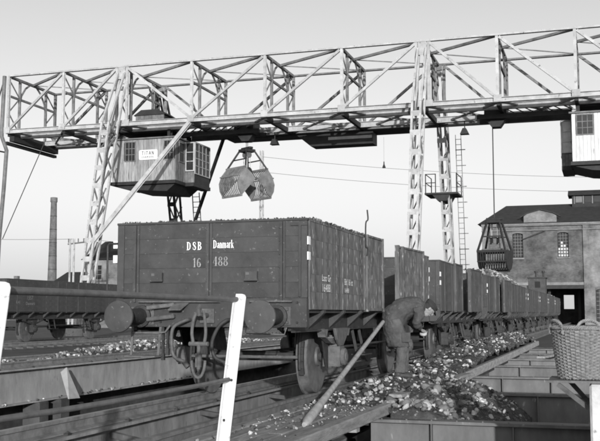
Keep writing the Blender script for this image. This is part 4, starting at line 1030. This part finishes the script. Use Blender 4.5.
def bay2(x, y):
    return -.28 - .55 * max(0, (x + 2.55) / .9) ** 1.3 + .06 * nz(x, y, 0, 3) - .1 * max(0, 17.6 - y)
o = grid('heap_soil', -2.55, -1.1, 15.9, 19.8, .1, bay2, M_soil); tag(o, 'small spill of dark soil in the second open bay', 'soil', None, 'stuff')

def lumps(name, label, spots, low=False, cat='lumps'):
    """one mesh of many lumps: spots = (x, y, z, size, tone)"""
    V, Fc, T = [], [], []
    for i, (x, y, z, s, tn) in enumerate(spots):
        vs, fs = lump_verts(s, i * 7 + 3, low); o_ = len(V)
        V += [(v.x + x, v.y + y, v.z + z) for v in vs]; Fc += [tuple(q + o_ for q in f) for f in fs]; T += [tn] * len(vs)
    me = bpy.data.meshes.new(name); me.from_pydata(V, [], Fc); me.materials.append(M_lump)
    at_ = me.attributes.new('tone', 'FLOAT', 'POINT'); at_.data.foreach_set('value', T)
    me.polygons.foreach_set('use_smooth', [not low] * len(me.polygons))
    return tag(link(name, me), label, cat, None, 'stuff')
rl = random.Random(21)
def tone(): return rl.choice((.0, .02, .03, .05, .08, .12, .2, .35, .55, .8, 1.0)) * rl.uniform(.7, 1)
def clump(x, y, s=.55): return nz(x, y, 9, s * 2.2) > rl.uniform(-.35, .35)
near, mid_, farl = [], [], []
while len(near) < 2200:
    x, y = rl.uniform(-3.55, -.95), rl.uniform(11.72, 15.7)
    if (abs(x + 2.95) < .2 and abs(y - 14.2) < .25) or x > -1.2 or x > -1.45 + rl.gauss(0, .22) or heap_h(x, y) < -.6 or not clump(x, y, .8): continue
    s = rl.choice((.008, .01, .012, .015, .018, .022, .03, .04)); near.append((x, y, heap_h(x, y) + s * .3, s, tone()))
lumps('small_lumps', 'scatter of small pale lumps and chips around the worker', near, True)
while len(mid_) < 3600:
    x, y = rl.uniform(-3.6, -2.5), 15.6 + 21.5 * rl.random() ** .9
    if not clump(x, y, .6): continue
    s = rl.choice((.012, .016, .02, .025, .03, .04, .055)); mid_.append((x, y, heap_h(x, y) + s * .35, s, tone()))
lumps('heaped_lumps', 'long heap of pale lumps alongside the train', mid_, True)
b2 = []
for _ in range(160):
    x, y = rl.uniform(-2.5, -1.6), rl.uniform(17, 19.6); s = rl.uniform(.02, .05); b2.append((x, y, bay2(x, y) + s * .3, s, tone()))
lumps('bay_lumps', 'few pale lumps caught in the second open bay', b2, True)
dc = []
for _ in range(260):
    x, y = rl.uniform(-3.6, -2.7), 7.5 + 4.1 * rl.random() ** .5; s = rl.choice((.006, .008, .01, .014, .02)); dc.append((x, y, -.055 + s * .3, s, tone()))
lumps('deck_crumbs', 'crumbs and chips scattered on the plank deck', dc, True)
wc = []
for _ in range(230):
    y = rl.uniform(.2, 2.9); s = rl.choice((.012, .016, .02, .028)); wc.append((TX + HW - .025 + rl.uniform(-.03, .03), 10.75 + y, TOP + .032 + s * .3, s, tone() * .4))
for _ in range(90):
    s = rl.choice((.01, .014)); wc.append((TX + rl.uniform(-1.2, 1.2), 10.75 + rl.uniform(0, .05), TOP + .031 + s * .3, s, tone() * .4))
lumps('rim_crumbs', 'crumbs of the load along the top rim of the nearest wagon', wc, True)
# strip beyond the pit
def strip_h(x, y):
    c = math.exp(-((y - 26.5) / 3.2) ** 2) * .30 + math.exp(-((y - 33) / 4) ** 2) * .2
    return GZ + .10 + c * max(0, 1 - ((x + 13.5) / 1.1) ** 2) + .05 * nz(x, y, 1, 1.5)
o = grid('heap_soil', -15.2, -12.62, 15, 48, .14, strip_h, M_soil); tag(o, 'low bank of soil along the bare middle track', 'soil', None, 'stuff')
st = []
while len(st) < 1600:
    x, y = rl.gauss(-13.4, .45), rl.uniform(16, 46)
    if x > -12.6 or x < -15: continue
    if rl.random() > (.22 + math.exp(-((y - 27) / 4) ** 2) + .5 * math.exp(-((y - 34) / 5) ** 2)): continue
    s = rl.uniform(.025, .075); st.append((x, y, strip_h(x, y) + s * .4, s, tone() * .9 + .1))
lumps('bank_lumps', 'pale lumps banked along the bare middle track', st, True)
gl = [(X + rl.uniform(-.12, .12), rl.uniform(12, 32), -.155 - .74 + .01, rl.uniform(.02, .05), tone()) for X in [-12.34] * 130]
gl += [(rl.uniform(-5.2, -3.9) if rl.random() < .5 else rl.uniform(-11.5, -5.6), rl.uniform(8, 30), PZ + .03, rl.uniform(.03, .08), tone()) for _ in range(500)]
gl += [(rl.uniform(-5.24, -5.17) , rl.uniform(9, 20), -.735 + .01, rl.uniform(.015, .03), tone()) for _ in range(60)]
lumps('pit_lumps', 'pale lumps lying on girder flanges and the pit floor', gl, True)
# larger lumps one can pick out, each on its own
bases = []
for k in range(8):
    vs, fs = lump_verts(1.0, 400 + k, False, 1.55); me = bpy.data.meshes.new('lump'); me.from_pydata([tuple(v) for v in vs], [], fs)
    at_ = me.attributes.new('tone', 'FLOAT', 'POINT'); at_.data.foreach_set('value', [(.15, .3, .5, .7, 1.0, .3, .9, .6)[k]] * len(vs)); me.materials.append(M_lump); me.polygons.foreach_set('use_smooth', [True] * len(me.polygons)); bases.append(me)
n = 0
while n < 175:
    x, y = rl.uniform(-3.3, -1.4), rl.uniform(11.70, 15.3)
    core = math.exp(-((x + 2.2) / .5) ** 2 - ((y - 12.3) / .9) ** 2)
    if rl.random() > core + .16 or heap_h(x, y) < -.42: continue
    s = rl.uniform(.03, .076) * (1 if core > .3 else .7)
    o = link('lump', rl.choice(bases), loc=(x, y, heap_h(x, y) + s * .42)); o.scale = (s, s, s); o.rotation_euler = (rl.uniform(-.4, .4), rl.uniform(-.4, .4), rl.uniform(0, 6.28))
    tag(o, 'fist-sized pale lump at the front lip of the spilled heap', 'lump', 'larger lumps at the front of the heap'); n += 1
# loads in the wagons: heaps of lumps
for y0, L, hh, lab in ((36.3, 7.1, .62, 'heaped load of pale lumps in the fourth wagon'), (44.6, 7.1, .10, 'load of pale lumps in the fifth wagon'), (52.9, 7.1, .15, 'load of pale lumps in the sixth wagon'), (69.5, 7.6, .32, 'heaped load of pale lumps in the last wagon'), (28.75, 6.5, -.25, 'low load of lumps in the third wagon')):
    def lh(x, y, y0=y0, L=L, hh=hh): return TOP - .12 + (hh + .1) * (1 - ((x - TX) / 1.2) ** 2) * (1 - ((y - y0 - L / 2) / (L / 2)) ** 4) + .05 * nz(x, y, 4, 2)
    sp = []
    for _ in range(520):
        x, y = TX + rl.uniform(-1.12, 1.12), y0 + rl.uniform(.12, L - .12); s = rl.uniform(.05, .11); sp.append((x, y, lh(x, y), s, tone() * .8 + .1))
    o = grid('wagon_load', TX - 1.15, TX + 1.15, y0 + .08, y0 + L - .08, .2, lambda x, y: lh(x, y) - .04, M_soil); tag(o, lab.replace('pale lumps', 'soil and lumps') + ', its soil', 'load', None, 'stuff')
    lumps('load_lumps', lab, sp, True, 'load')

# ------------------------------------------------------------------ worker
def loft_mb(rings, n=14):
    """rings: (center, rx, ry, axis dir) closed tube with elliptic rings; rx across 'side'"""
    m = MB(); vs, fs = [], []
    for i, (c, rx, ry, d, side) in enumerate(rings):
        d = Vector(d).normalized(); a = Vector(side); a = (a - d * a.dot(d)).normalized(); b = d.cross(a); c = Vector(c)
        for k in range(n):
            t_ = 2 * math.pi * k / n; vs.append(c + a * (rx * math.cos(t_)) + b * (ry * math.sin(t_)))
    for i in range(len(rings) - 1):
        for k in range(n):
            j = (k + 1) % n; fs.append((i * n + k, i * n + j, (i + 1) * n + j, (i + 1) * n + k))
    fs.append(tuple(reversed(range(n)))); fs.append(tuple((len(rings) - 1) * n + k for k in range(n)))
    return m.add(vs, fs)
def join(*ms):
    r = MB()
    for m in ms: r.add(m.v, m.f)
    return r
def limb(pts, rs, n=12, side=(0, 1, 0), flat=1.0):
    rg = []
    for i, p in enumerate(pts):
        d = Vector(pts[min(i + 1, len(pts) - 1)]) - Vector(pts[max(i - 1, 0)]); rg.append((p, rs[i], rs[i] * flat, d, side))
    return loft_mb(rg, n)
def ball(c, r, sx=1, sy=1, sz=1, rot=None):
    m = MB(); V, Fq = ICO
    R_ = rot or Matrix.Identity(3)
    return m.add([Vector(c) + R_ @ Vector((v.x * r * sx, v.y * r * sy, v.z * r * sz)) for v in V], Fq)
def skin_obj(m, name, mt, parent, vox=.012, smooth=2, wr=0):
    o = m.build(name, mt, parent); r = o.modifiers.new('remesh', 'REMESH'); r.mode = 'VOXEL'; r.voxel_size = vox; r.use_smooth_shade = True
    s = o.modifiers.new('smooth', 'SMOOTH'); s.factor = .5; s.iterations = smooth
    if wr:
        tx = bpy.data.textures.new(name + '_folds', 'CLOUDS'); tx.noise_scale = .09; tx.noise_depth = 2
        d = o.modifiers.new('folds', 'DISPLACE'); d.texture = tx; d.strength = wr; d.mid_level = .5
    return o
fp = at(400, 381, Z=.02)
man = thing('person', 'worker in dark work coat and cap, bent over beside the train', 'person', (fp.x, fp.y, heap_h(fp.x, fp.y) + .03), YAW + rad(8))
headc = Vector((.475, 0, 1.07)); hr = Matrix.Rotation(rad(52), 3, 'Y')       # face turned down and forward
def hp_(x, y, z): return headc + hr @ Vector((x, y, z))
def hand(wrist, d, side, s):
    """palm and five curled fingers"""
    wrist, d, side = Vector(wrist), Vector(d).normalized(), Vector(side).normalized(); nrm = d.cross(side)
    ms = [limb([wrist - d * .02, wrist + d * .03, wrist + d * .085], [.026, .036, .038], 10, side, .5)]
    for k, (o_, l_) in enumerate(((-.03, .062), (-.011, .072), (.010, .068), (.029, .052))):
        b0 = wrist + d * .08 + side * o_; b1 = b0 + d * (l_ * .5) + nrm * .008; b2 = b1 + d * (l_ * .28) + nrm * .028; b3 = b2 + nrm * .026 - d * .004
        ms.append(limb([b0 - d * .02, b0, b1, b2, b3], [.0095, .0095, .009, .0085, .0065], 8, side))
    t0 = wrist + d * .02 + side * (-.032 * s); t1 = t0 + d * .035 - side * (.022 * s) + nrm * .02; t2 = t1 + d * .035 + nrm * .02
    ms.append(limb([t0 - d * .01, t0, t1, t2], [.013, .012, .011, .008], 8, side)); return ms
shR, shL = Vector((.30, -.185, 1.06)), Vector((.30, .185, 1.06))
elR, elL = Vector((.20, -.25, .84)), Vector((.24, .23, .83))
wrR, wrL = Vector((.30, -.12, .77)), Vector((.34, .08, .76))
body = [limb([(-.12, 0, .90), (-.02, 0, 1.02), (.12, 0, 1.09), (.26, 0, 1.10), (.36, 0, 1.09), (.43, 0, 1.08)], [.11, .12, .12, .12, .065, .056], 14),
        ball(headc, .1, 1.02, .76, 1.22, hr),
        ball(hp_(.035, 0, -.085), .06, .9, .85, .9, hr), ball(hp_(.104, 0, -.015), .017, 1.2, .8, 1.5, hr), ball(hp_(.09, 0, .02), .02, .8, 2.2, .6, hr),
        ball(hp_(.092, 0, -.062), .014, .8, 1.7, .6, hr), ball(hp_(0, -.078, -.01), .026, .7, .35, 1.1, hr), ball(hp_(0, .078, -.01), .026, .7, .35, 1.1, hr)]
for s, sh, el, wr in ((-1, shR, elR, wrR), (1, shL, elL, wrL)):
    body.append(limb([sh, (sh + el) / 2, el, (el + wr) / 2, wr], [.055, .047, .04, .037, .028], 10))
    body += hand(wr, (wr - el) * .5 + Vector((.02, .0, -.05)), (0, 1, 0), s)
legs = {-1: [(-.11, -.10, .90), (-.05, -.11, .68), (.01, -.11, .47), (-.01, -.11, .26), (-.03, -.11, .09)], 1: [(-.10, .09, .90), (.01, .10, .68), (.09, .11, .47), (.09, .12, .26), (.07, .12, .09)]}
for s in (-1, 1):
    body.append(limb(legs[s], [.085, .075, .055, .052, .04], 12)); a = Vector(legs[s][-1]); body.append(limb([a + Vector((-.06, 0, -.04)), a + Vector((.04, 0, -.045)), a + Vector((.17, 0, -.055))], [.035, .04, .03], 10, (0, 1, 0), .9))
skin_obj(join(*body), 'body', M_skin, man, .0075, 1)
tr = []
for s in (-1, 1):
    P = legs[s]; tr.append(limb(P[:4] + [(P[4][0] + .005, P[4][1], .10)], [.115, .105, .088, .083, .086], 14)); tr.append(limb([(P[4][0] + .005, P[4][1], .13), (P[4][0] + .0, P[4][1], .085)], [.088, .09], 14))
tr.append(limb([(-.13, 0, .78), (-.12, 0, .93)], [.15, .15], 14, (0, 1, 0), .8))
skin_obj(join(*tr), 'trousers', M_cloth2, man, .012, 2, .03)
ct = [loft_mb([((-.02, 0, .48), .215, .175, (0, 0, 1), (0, 1, 0)), ((-.05, 0, .62), .205, .175, (.0, 0, 1), (0, 1, 0)), ((-.10, 0, .80), .195, .175, (.1, 0, 1), (0, 1, 0)), ((-.085, 0, .955), .195, .20, (.5, 0, 1), (0, 1, 0)), ((.05, 0, 1.055), .20, .185, (1, 0, .5), (0, 1, 0)), ((.20, 0, 1.09), .21, .17, (1, 0, .1), (0, 1, 0)), ((.31, 0, 1.09), .185, .145, (1, 0, -.1), (0, 1, 0)), ((.385, 0, 1.085), .085, .08, (1, 0, -.1), (0, 1, 0))], 20)]
for sh, el, wr in ((shR, elR, wrR), (shL, elL, wrL)):
    ct.append(limb([sh + Vector((-.05, 0, .01)), sh * .6 + el * .4, el, (el + wr) / 2, wr * .92 + el * .08], [.098, .08, .07, .062, .055], 12))
skin_obj(join(*ct), 'coat', M_cloth, man, .012, 3, .045)
cl = MB(); cl.add(*(lambda m_: (m_.v, m_.f))(limb([(.345, 0, 1.10), (.405, 0, 1.10)], [.092, .085], 14))); skin_obj(cl, 'collar', M_cloth, man, .01, 2)
pk = MB(); pk.box(-.02, .12, -.222, -.205, .55, .70); pk.build('coat_pocket', M_cloth, man, bevel=.01)
cp = [ball(hp_(-.012, 0, .058), .112, 1.0, .86, .62, hr), ball(hp_(-.01, 0, .085), .112, 1.1, .98, .34, hr)]
skin_obj(join(*cp), 'cap', M_cap, man, .009, 2)
vz = MB(); pts = []
for k in range(9):
    a = rad(-62 + 124 * k / 8); pts.append((.155 * math.cos(a) + .0, .088 * math.sin(a)))
inn = [(.085 * math.cos(rad(-62 + 124 * k / 8)), .08 * math.sin(rad(-62 + 124 * k / 8))) for k in range(9)]
poly = pts + inn[::-1]
vs = [hp_(u, v, .045 - (u - .06) * .35) for u, v in poly] + [hp_(u, v, .054 - (u - .06) * .35) for u, v in poly]; nn = len(poly)
vz.add(vs, [(i, i + 1, nn - 2 - i, nn - 1 - i) for i in range(8)] + [(nn + i, 2 * nn - 1 - i, 2 * nn - 2 - i, nn + i + 1) for i in range(8)] + [(i, (i + 1) % nn, (i + 1) % nn + nn, i + nn) for i in range(nn)])
vz.build('cap_peak', M_cap, man)
hm = ball(hp_(-.03, 0, .0), .1, .82, .82, .8, hr); skin_obj(hm, 'hair', M_cap, man, .009, 1)
for s in (-1, 1):
    a = Vector(legs[s][-1]); bt = join(limb([a + Vector((-.085, 0, -.045)), a + Vector((-.05, 0, -.042)), a + Vector((.05, 0, -.045)), a + Vector((.14, 0, -.058)), a + Vector((.2, 0, -.064))], [.03, .046, .048, .045, .026], 12, (0, 1, 0), .95), limb([a + Vector((-.03, 0, -.05)), a + Vector((-.02, 0, .06))], [.055, .06], 12))
    skin_obj(bt, 'boot', M_boot, man, .009, 2)
rg = MB(); hd_ = (wrR + wrL) / 2 + Vector((.06, .02, -.09)); rg.box(hd_.x - .03, hd_.x + .05, hd_.y - .05, hd_.y + .05, hd_.z - .05, hd_.z + .03)
o = ball((0, 0, 0), .05, 1.2, .9, .8).build('held_lump', M_conc, smooth=True); o.location = Vector((fp.x, fp.y, man.location.z)) + Matrix.Rotation(YAW + rad(8), 3, 'Z') @ hd_
tag(o, "small pale lump in the worker's hands", 'lump')

# ------------------------------------------------------------------ factory at the end of the line
FY = 110.0
def wall_holes(x0, x1, z0, z1, y0, y1, holes):
    m = MB(); xs = sorted({x0, x1, *[h[0] for h in holes], *[h[1] for h in holes]}); zs = sorted({z0, z1, *[h[2] for h in holes], *[h[3] for h in holes]})
    for a, b in zip(xs, xs[1:]):
        for c, d in zip(zs, zs[1:]):
            if any(a >= h[0] - 1e-6 and b <= h[1] + 1e-6 and c >= h[2] - 1e-6 and d <= h[3] + 1e-6 for h in holes): continue
            m.box(a, b, y0, y1, c, d)
    return m
fac = thing('factory', 'long brick factory with gateway and roof lantern at the right', 'building', (2, FY + 6, GZ))
XL, XR = -13.0, 16.0
wins = [(-9.72, -8.55, 7.2, 10.0), (-4.83, -3.64, 7.2, 10.0)]
gate = (-7.9, -2.12, GZ, 4.12)
m = wall_holes(XL, -2.0, GZ - .1, 11.0, FY, FY + .5, wins + [(gate[0], gate[1], GZ - .1, gate[3])]); m.build('wall', M_brick, fac, True)
rw = [(-.95, .6, .1, 3.7), (2.4, 3.8, .1, 3.7), (-.2, 1.0, 6.6, 9.4), (3.2, 4.4, 6.6, 9.4), (6.6, 7.8, 6.6, 9.4), (10., 11.2, 6.6, 9.4)]
m = wall_holes(-2.0, XR, GZ - .1, 11.0, FY - .06, FY + .5, rw); m.build('wall', M_brick2, fac, True)
m = MB(); m.box(XL, XL + .5, FY + .5, FY + 12, GZ - .1, 11.0); m.box(XR - .5, XR, FY + .5, FY + 12, GZ - .1, 11.0); m.build('wall', M_brick, fac, True)
ga, gb = at(564, 309, Y=FY + 12), at(574, 295, Y=FY + 12)
m = wall_holes(XL, XR, GZ - .1, 11, FY + 12, FY + 12.5, [(ga.x, gb.x, ga.z, gb.z)]); m.build('wall', M_brick, fac, True)
for a, b, c, d in wins + rw:
    w = MB(); w.box(a, b, FY + .26, FY + .28, c, d); wo = w.build('window', M_glass, fac, True)
    f = MB(); f.box(a, a + .08, FY + .2, FY + .25, c, d); f.box(b - .08, b, FY + .2, FY + .25, c, d); f.box(a + .08, b - .08, FY + .2, FY + .25, c, c + .08); f.box(a + .08, b - .08, FY + .2, FY + .25, d - .08, d); f.build('window_frame', M_roof, wo, True)
    f = MB()
    for i in range(1, 4): x = a + (b - a) * i / 4; f.box(x - .02, x + .02, FY + .21, FY + .24, c + .08, d - .08)
    for i in range(1, 8): z = c + (d - c) * i / 8; f.box(a + .08, b - .08, FY + .212, FY + .238, z - .02, z + .02)
    f.build('glazing_bar', M_trim, wo, True)
    s = MB(); s.box(a - .12, b + .12, FY - .14, FY - .061 if a > -2 else FY - .002, c - .16, c - .002); s.build('sill', M_trim, wo, True)
    ar = MB(); n = 8; cx, hw = (a + b) / 2, (b - a) / 2 + .02; yf = FY - .09 if a > -2 else FY - .05
    for i in range(n):
        u0, u1 = -1 + 2 * i / n, -1 + 2 * (i + 1) / n
        ar.add([(cx + u0 * hw, y, z) for y in (yf, FY + .2) for z in (d - .16 * u0 * u0 - .02, d + .26 - .12 * u0 * u0)] + [(cx + u1 * hw, y, z) for y in (yf, FY + .2) for z in (d - .16 * u1 * u1 - .02, d + .26 - .12 * u1 * u1)],
               [(0, 1, 3, 2), (4, 6, 7, 5), (0, 4, 5, 1), (2, 3, 7, 6), (0, 2, 6, 4), (1, 5, 7, 3)])
    ar.build('window_arch', M_brick, wo, True)
    if (a, c) == (-4.83, 7.2):        # pale panes: the sky's reflection painted in as light grey
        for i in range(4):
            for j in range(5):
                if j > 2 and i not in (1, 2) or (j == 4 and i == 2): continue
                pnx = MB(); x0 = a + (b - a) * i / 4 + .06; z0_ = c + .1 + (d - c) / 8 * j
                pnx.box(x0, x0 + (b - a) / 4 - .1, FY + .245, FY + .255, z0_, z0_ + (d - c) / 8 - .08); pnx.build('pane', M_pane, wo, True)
for a, b in ((-2.12, -1.45), (XL - .06, XL + .6)):
    m = MB(); m.box(a, b, FY - .2, FY - .065, GZ, 10.9); m.build('pilaster', M_brick2, fac, True)
for z0, z1, pr in ((10.72, 10.86, .10), (10.86, 11.0, .22), (10.2, 10.28, .07), (4.13, 4.42, .12)):
    m = MB(); m.box(XL - .1, -2.13, FY - pr, FY - .003, z0, z1) if z0 < 10 else m.box(XL - .1, XR + .1, FY - .21 - pr, FY - .21 if z0 > 10.3 else FY - .205, z0, z1); 
    m.build('cornice', M_trim, fac, True)
m = MB(); m.box(gate[0] - .3, gate[1] + .02, FY - .10, FY + .45, 3.72, 4.12); m.build('gate_lintel', M_cdark, fac, True)
for gx, gy in ((-6.05, 1.5), (-2.9, 4.0)):
    m = MB(); m.box(gx, gx + .3, FY + gy, FY + gy + .3, GZ, 4.1); m.build('gate_post', M_cdark, fac, True)
m = MB(); m.box(XL + .5, XR - .5, FY + .5, FY + 12, 4.45, 4.65); m.build('upper_floor', M_cdark, fac, True)
# gable over the gateway wall
m = MB(); m.prism([(-8.4, 10.99), (-4.85, 10.99), (-4.85, 11.8), (-5.2, 12.1), (-6.62, 12.45), (-8.0, 12.1), (-8.4, 11.8)], FY - .30, FY + .35); m.build('gable', M_brick2, fac, True)
m = MB()
for (x0, z0), (x1, z1) in (((-8.75, 11.72), (-8.0, 12.15)), ((-8.0, 12.15), (-6.62, 12.53)), ((-6.62, 12.53), (-5.2, 12.15)), ((-5.2, 12.15), (-4.45, 11.72))): m.bar((x0, FY, z0), (x1, FY, z1), .95, .12, (0, 0, 1))
m.build('gable_coping', M_roof, fac, True)
# hipped roof and lantern
zr, ze = 13.75, 11.02; y0, y1, yr = FY - .55, FY + 13, FY + 6.2
m = MB(); V = [(XL - .5, y0, ze), (XR + .5, y0, ze), (XR + .5, y1, ze), (XL - .5, y1, ze), (XL + 2.1, yr, zr), (XR - 2, yr, zr)]
m.add(V, [(0, 1, 5, 4), (1, 2, 5), (2, 3, 4, 5), (3, 0, 4), (0, 3, 2, 1)]); rf = m.build('roof', M_roof, fac, True)
m = MB(); m.box(-3.3, 14, yr - 1.3, yr + 1.3, 13.0, 14.55); m.build('lantern', M_roof, rf, True)
for i in range(13):
    m = MB(); x = -3.1 + i * 1.0; m.box(x, x + .12, yr - 1.36, yr - 1.302, 13.6, 14.55); m.build('mullion', M_trim, rf, True)
    if i < 12: m = MB(); m.box(x + .2, x + .92, yr - 1.33, yr - 1.303, 13.75, 14.45); m.build('lantern_pane', M_glass if i % 3 else M_trim, rf, True)
m = MB(); m.prism([(yr - 1.75, 14.55), (yr + 1.75, 14.55), (yr, 15.3)], -3.75, 14.4, 'x'); m.build('lantern_roof', M_roof, rf, True)
# sloping conveyor strut on the wall
m = MB(); m.bar((-8.5, FY - .35, 9.25), (-6.1, FY - .35, 10.15), .1, .12); m.build('wall_strut', M_cdark, fac, True)

# ------------------------------------------------------------------ left background
ch = thing('chimney', 'tall tapered brick chimney far off at the left', 'chimney', (-118.3, 190, GZ))
m = MB(); m.lathe([(0, 1.45), (.5, 1.45), (8, 1.02), (26.2, .66), (26.3, .80), (27.3, .78), (27.35, .5)], (0, 0, 0), 'z', 28); m.build('shaft', M_chim, ch, smooth=True)
for z in (5, 8, 11, 14, 17, 20, 23):
    r = 1.45 + (.66 - 1.45) * z / 26; r = 1.02 + (.66 - 1.02) * max(0, z - 8) / 18.2 if z >= 8 else 1.45 - .43 * z / 8
    m = MB(); m.lathe([(0, r + .03), (.12, r + .03)], (0, 0, z), 'z', 28); m.build('iron_band', M_iron, ch)
def house(name, label, x0, x1, y0, y1, ze, zr, wallm, gable_x=False):
    t = thing(name, label, 'building', ((x0 + x1) / 2, (y0 + y1) / 2, GZ)); m = MB(); m.box(x0, x1, y0, y1, GZ - .1, ze); m.build('wall', wallm, t, True)
    m = MB()
    if gable_x: m.prism([(x0 - .3, ze), (x1 + .3, ze), ((x0 + x1) / 2, zr)], y0 - .3, y1 + .3)
    else: m.prism([(y0 - .3, ze), (y1 + .3, ze), ((y0 + y1) / 2, zr)], x0 - .3, x1 + .3, 'x')
    m.build('roof', M_roof, t, True)
    n = max(2, int((x1 - x0) / 2.2))
    for i in range(n):
        x = x0 + (x1 - x0) * (i + .5) / n
        if ze > 2.5: w = window(t, x - .4, x + .4, y0, ze - 1.7, ze - .5, 2, 3, frame=M_trim)
    return t
house('shed', 'dark-roofed shed just right of the tall chimney', -74.4, -69.5, 120, 128, 5.3, 7.0, M_brick)
house('shed', 'brick shed behind the left crane leg', -43.4, -36, 75, 83, 5.7, 7.6, M_brick2)
t = thing('cottage', 'far cottage with a little pyramid roof left of the chimney', 'building', (-101, 150, GZ))
m = MB(); m.box(-103.5, -98.5, 148, 153, GZ, 5.0); m.build('wall', M_brick, t, True)
m = MB(); m.add([(-104, 147.5, 5), (-98, 147.5, 5), (-98, 153.5, 5), (-104, 153.5, 5), (-101, 150.5, 7.2)], [(0, 1, 4), (1, 2, 4), (2, 3, 4), (3, 0, 4), (3, 2, 1, 0)]); m.build('roof', M_roof, t, True)
m = MB(); m.box(-101.4, -100.6, 150.2, 150.9, 6.6, 7.7); m.build('chimney_stack', M_brick, t, True)
tp = thing('telegraph_pole', 'twin white telegraph pole left of the crane leg', 'pole', (-37.0, 62, GZ))
for dx in (-.16, .16):
    m = MB(); m.cyl((dx, 0, 0), (dx, 0, 6.7), .09, 8, .07); m.build('mast', M_crane, tp)
m = MB(); m.bar((-.35, 0, 6.3), (1.0, 0, 6.42), .08, .1)
for x in (-.3, .1, .5, .95): m.cyl((x, 0, 6.4), (x, 0, 6.7), .04, 6)
m.build('cross_arm', M_crane2, tp)
mp = thing('lattice_mast', 'slender white mast standing behind the open grab', 'mast', (-25.2, 70, GZ))
m = MB()
for dx in (-.13, .13):
    for dy in (-.13, .13): m.bar((dx, dy, 0), (dx * .8, dy * .8, 13.9), .05, .05)
for k in range(17): z = .4 + k * .8; m.box(-.14, .14, -.15, -.12, z, z + .3)
m.build('lattice', M_crane, mp)
def wire(label, a, b, sag, r=.012):
    m = MB(); a, b = Vector(a), Vector(b); m.tube([a.lerp(b, k / 16) - Vector((0, 0, 4 * sag * (k / 16) * (1 - k / 16))) for k in range(17)], r, 4)
    tag(m.build('overhead_wire', M_cdark), label, 'wire', 'overhead wires')
wire('thin overhead wire running into the twin telegraph pole', (-60, 60, 7.6), (-37.0, 62, 6.45), .3)
wire('thin overhead wire from the telegraph pole behind the crane leg', (-36.0, 62, 6.45), (-25.2, 70, 6.0), .2)
wire('upper thin wire at the top of the slender mast', (-25.2, 70, 13.2), (8, 86, 12.4), .6)
wire('lower thin wire on the slender mast', (-25.2, 70, 12.0), (8, 86, 11.2), .6)

# bare bush behind the second and third wagons
def bush(label, c, rx, ry, rz, n, seed):
    t = thing('bush', label, 'bush', (c[0], c[1], GZ)); r = random.Random(seed); V, Fc, T = [], [], []
    for i in range(n):
        a, u = r.uniform(0, 6.28), r.random() ** .5; z = r.random(); k = math.sin(math.pi * min(1, .18 + z * .82)) ** .5 * (1 + .35 * nz(math.cos(a) * 2, math.sin(a) * 2 + seed, z * 3))
        p = Vector((rx * u * k * math.cos(a), ry * u * k * math.sin(a), rz * z * (1 + .25 * nz(a * 2, u * 3, seed)))); s = r.uniform(.06, .16)
        d = Vector((r.gauss(0, 1), r.gauss(0, 1), r.gauss(0, 1))).normalized(); e = d.orthogonal().normalized() * s; f_ = d.cross(e) * .7
        o_ = len(V); V += [tuple(p + e), tuple(p + f_), tuple(p - e), tuple(p - f_)]; Fc.append((o_, o_ + 1, o_ + 2, o_ + 3)); T += [r.random()] * 4
    me = bpy.data.meshes.new('foliage'); me.from_pydata(V, [], Fc); me.materials.append(M_leaf); q = me.attributes.new('tone', 'FLOAT', 'POINT'); q.data.foreach_set('value', T); link('foliage', me, t, kind='stuff')
    m = MB()
    for k in range(7):
        a = k * .9; m.tube([(0, 0, 0), (rx * .3 * math.cos(a), ry * .3 * math.sin(a), rz * .45), (rx * .6 * math.cos(a), ry * .6 * math.sin(a), rz * .85)], [.07, .05, .02], 5)
    m.build('stem', M_sleeper, t); return t
bush('rounded bush behind the third wagon, left of the closed grab', (-10.9, 85, 0), 3.4, 2.2, 4.5, 9000, 3)
bush('lower bush behind the second wagon', (-14.4, 88, 0), 2.2, 2.0, 4.2, 4200, 8)
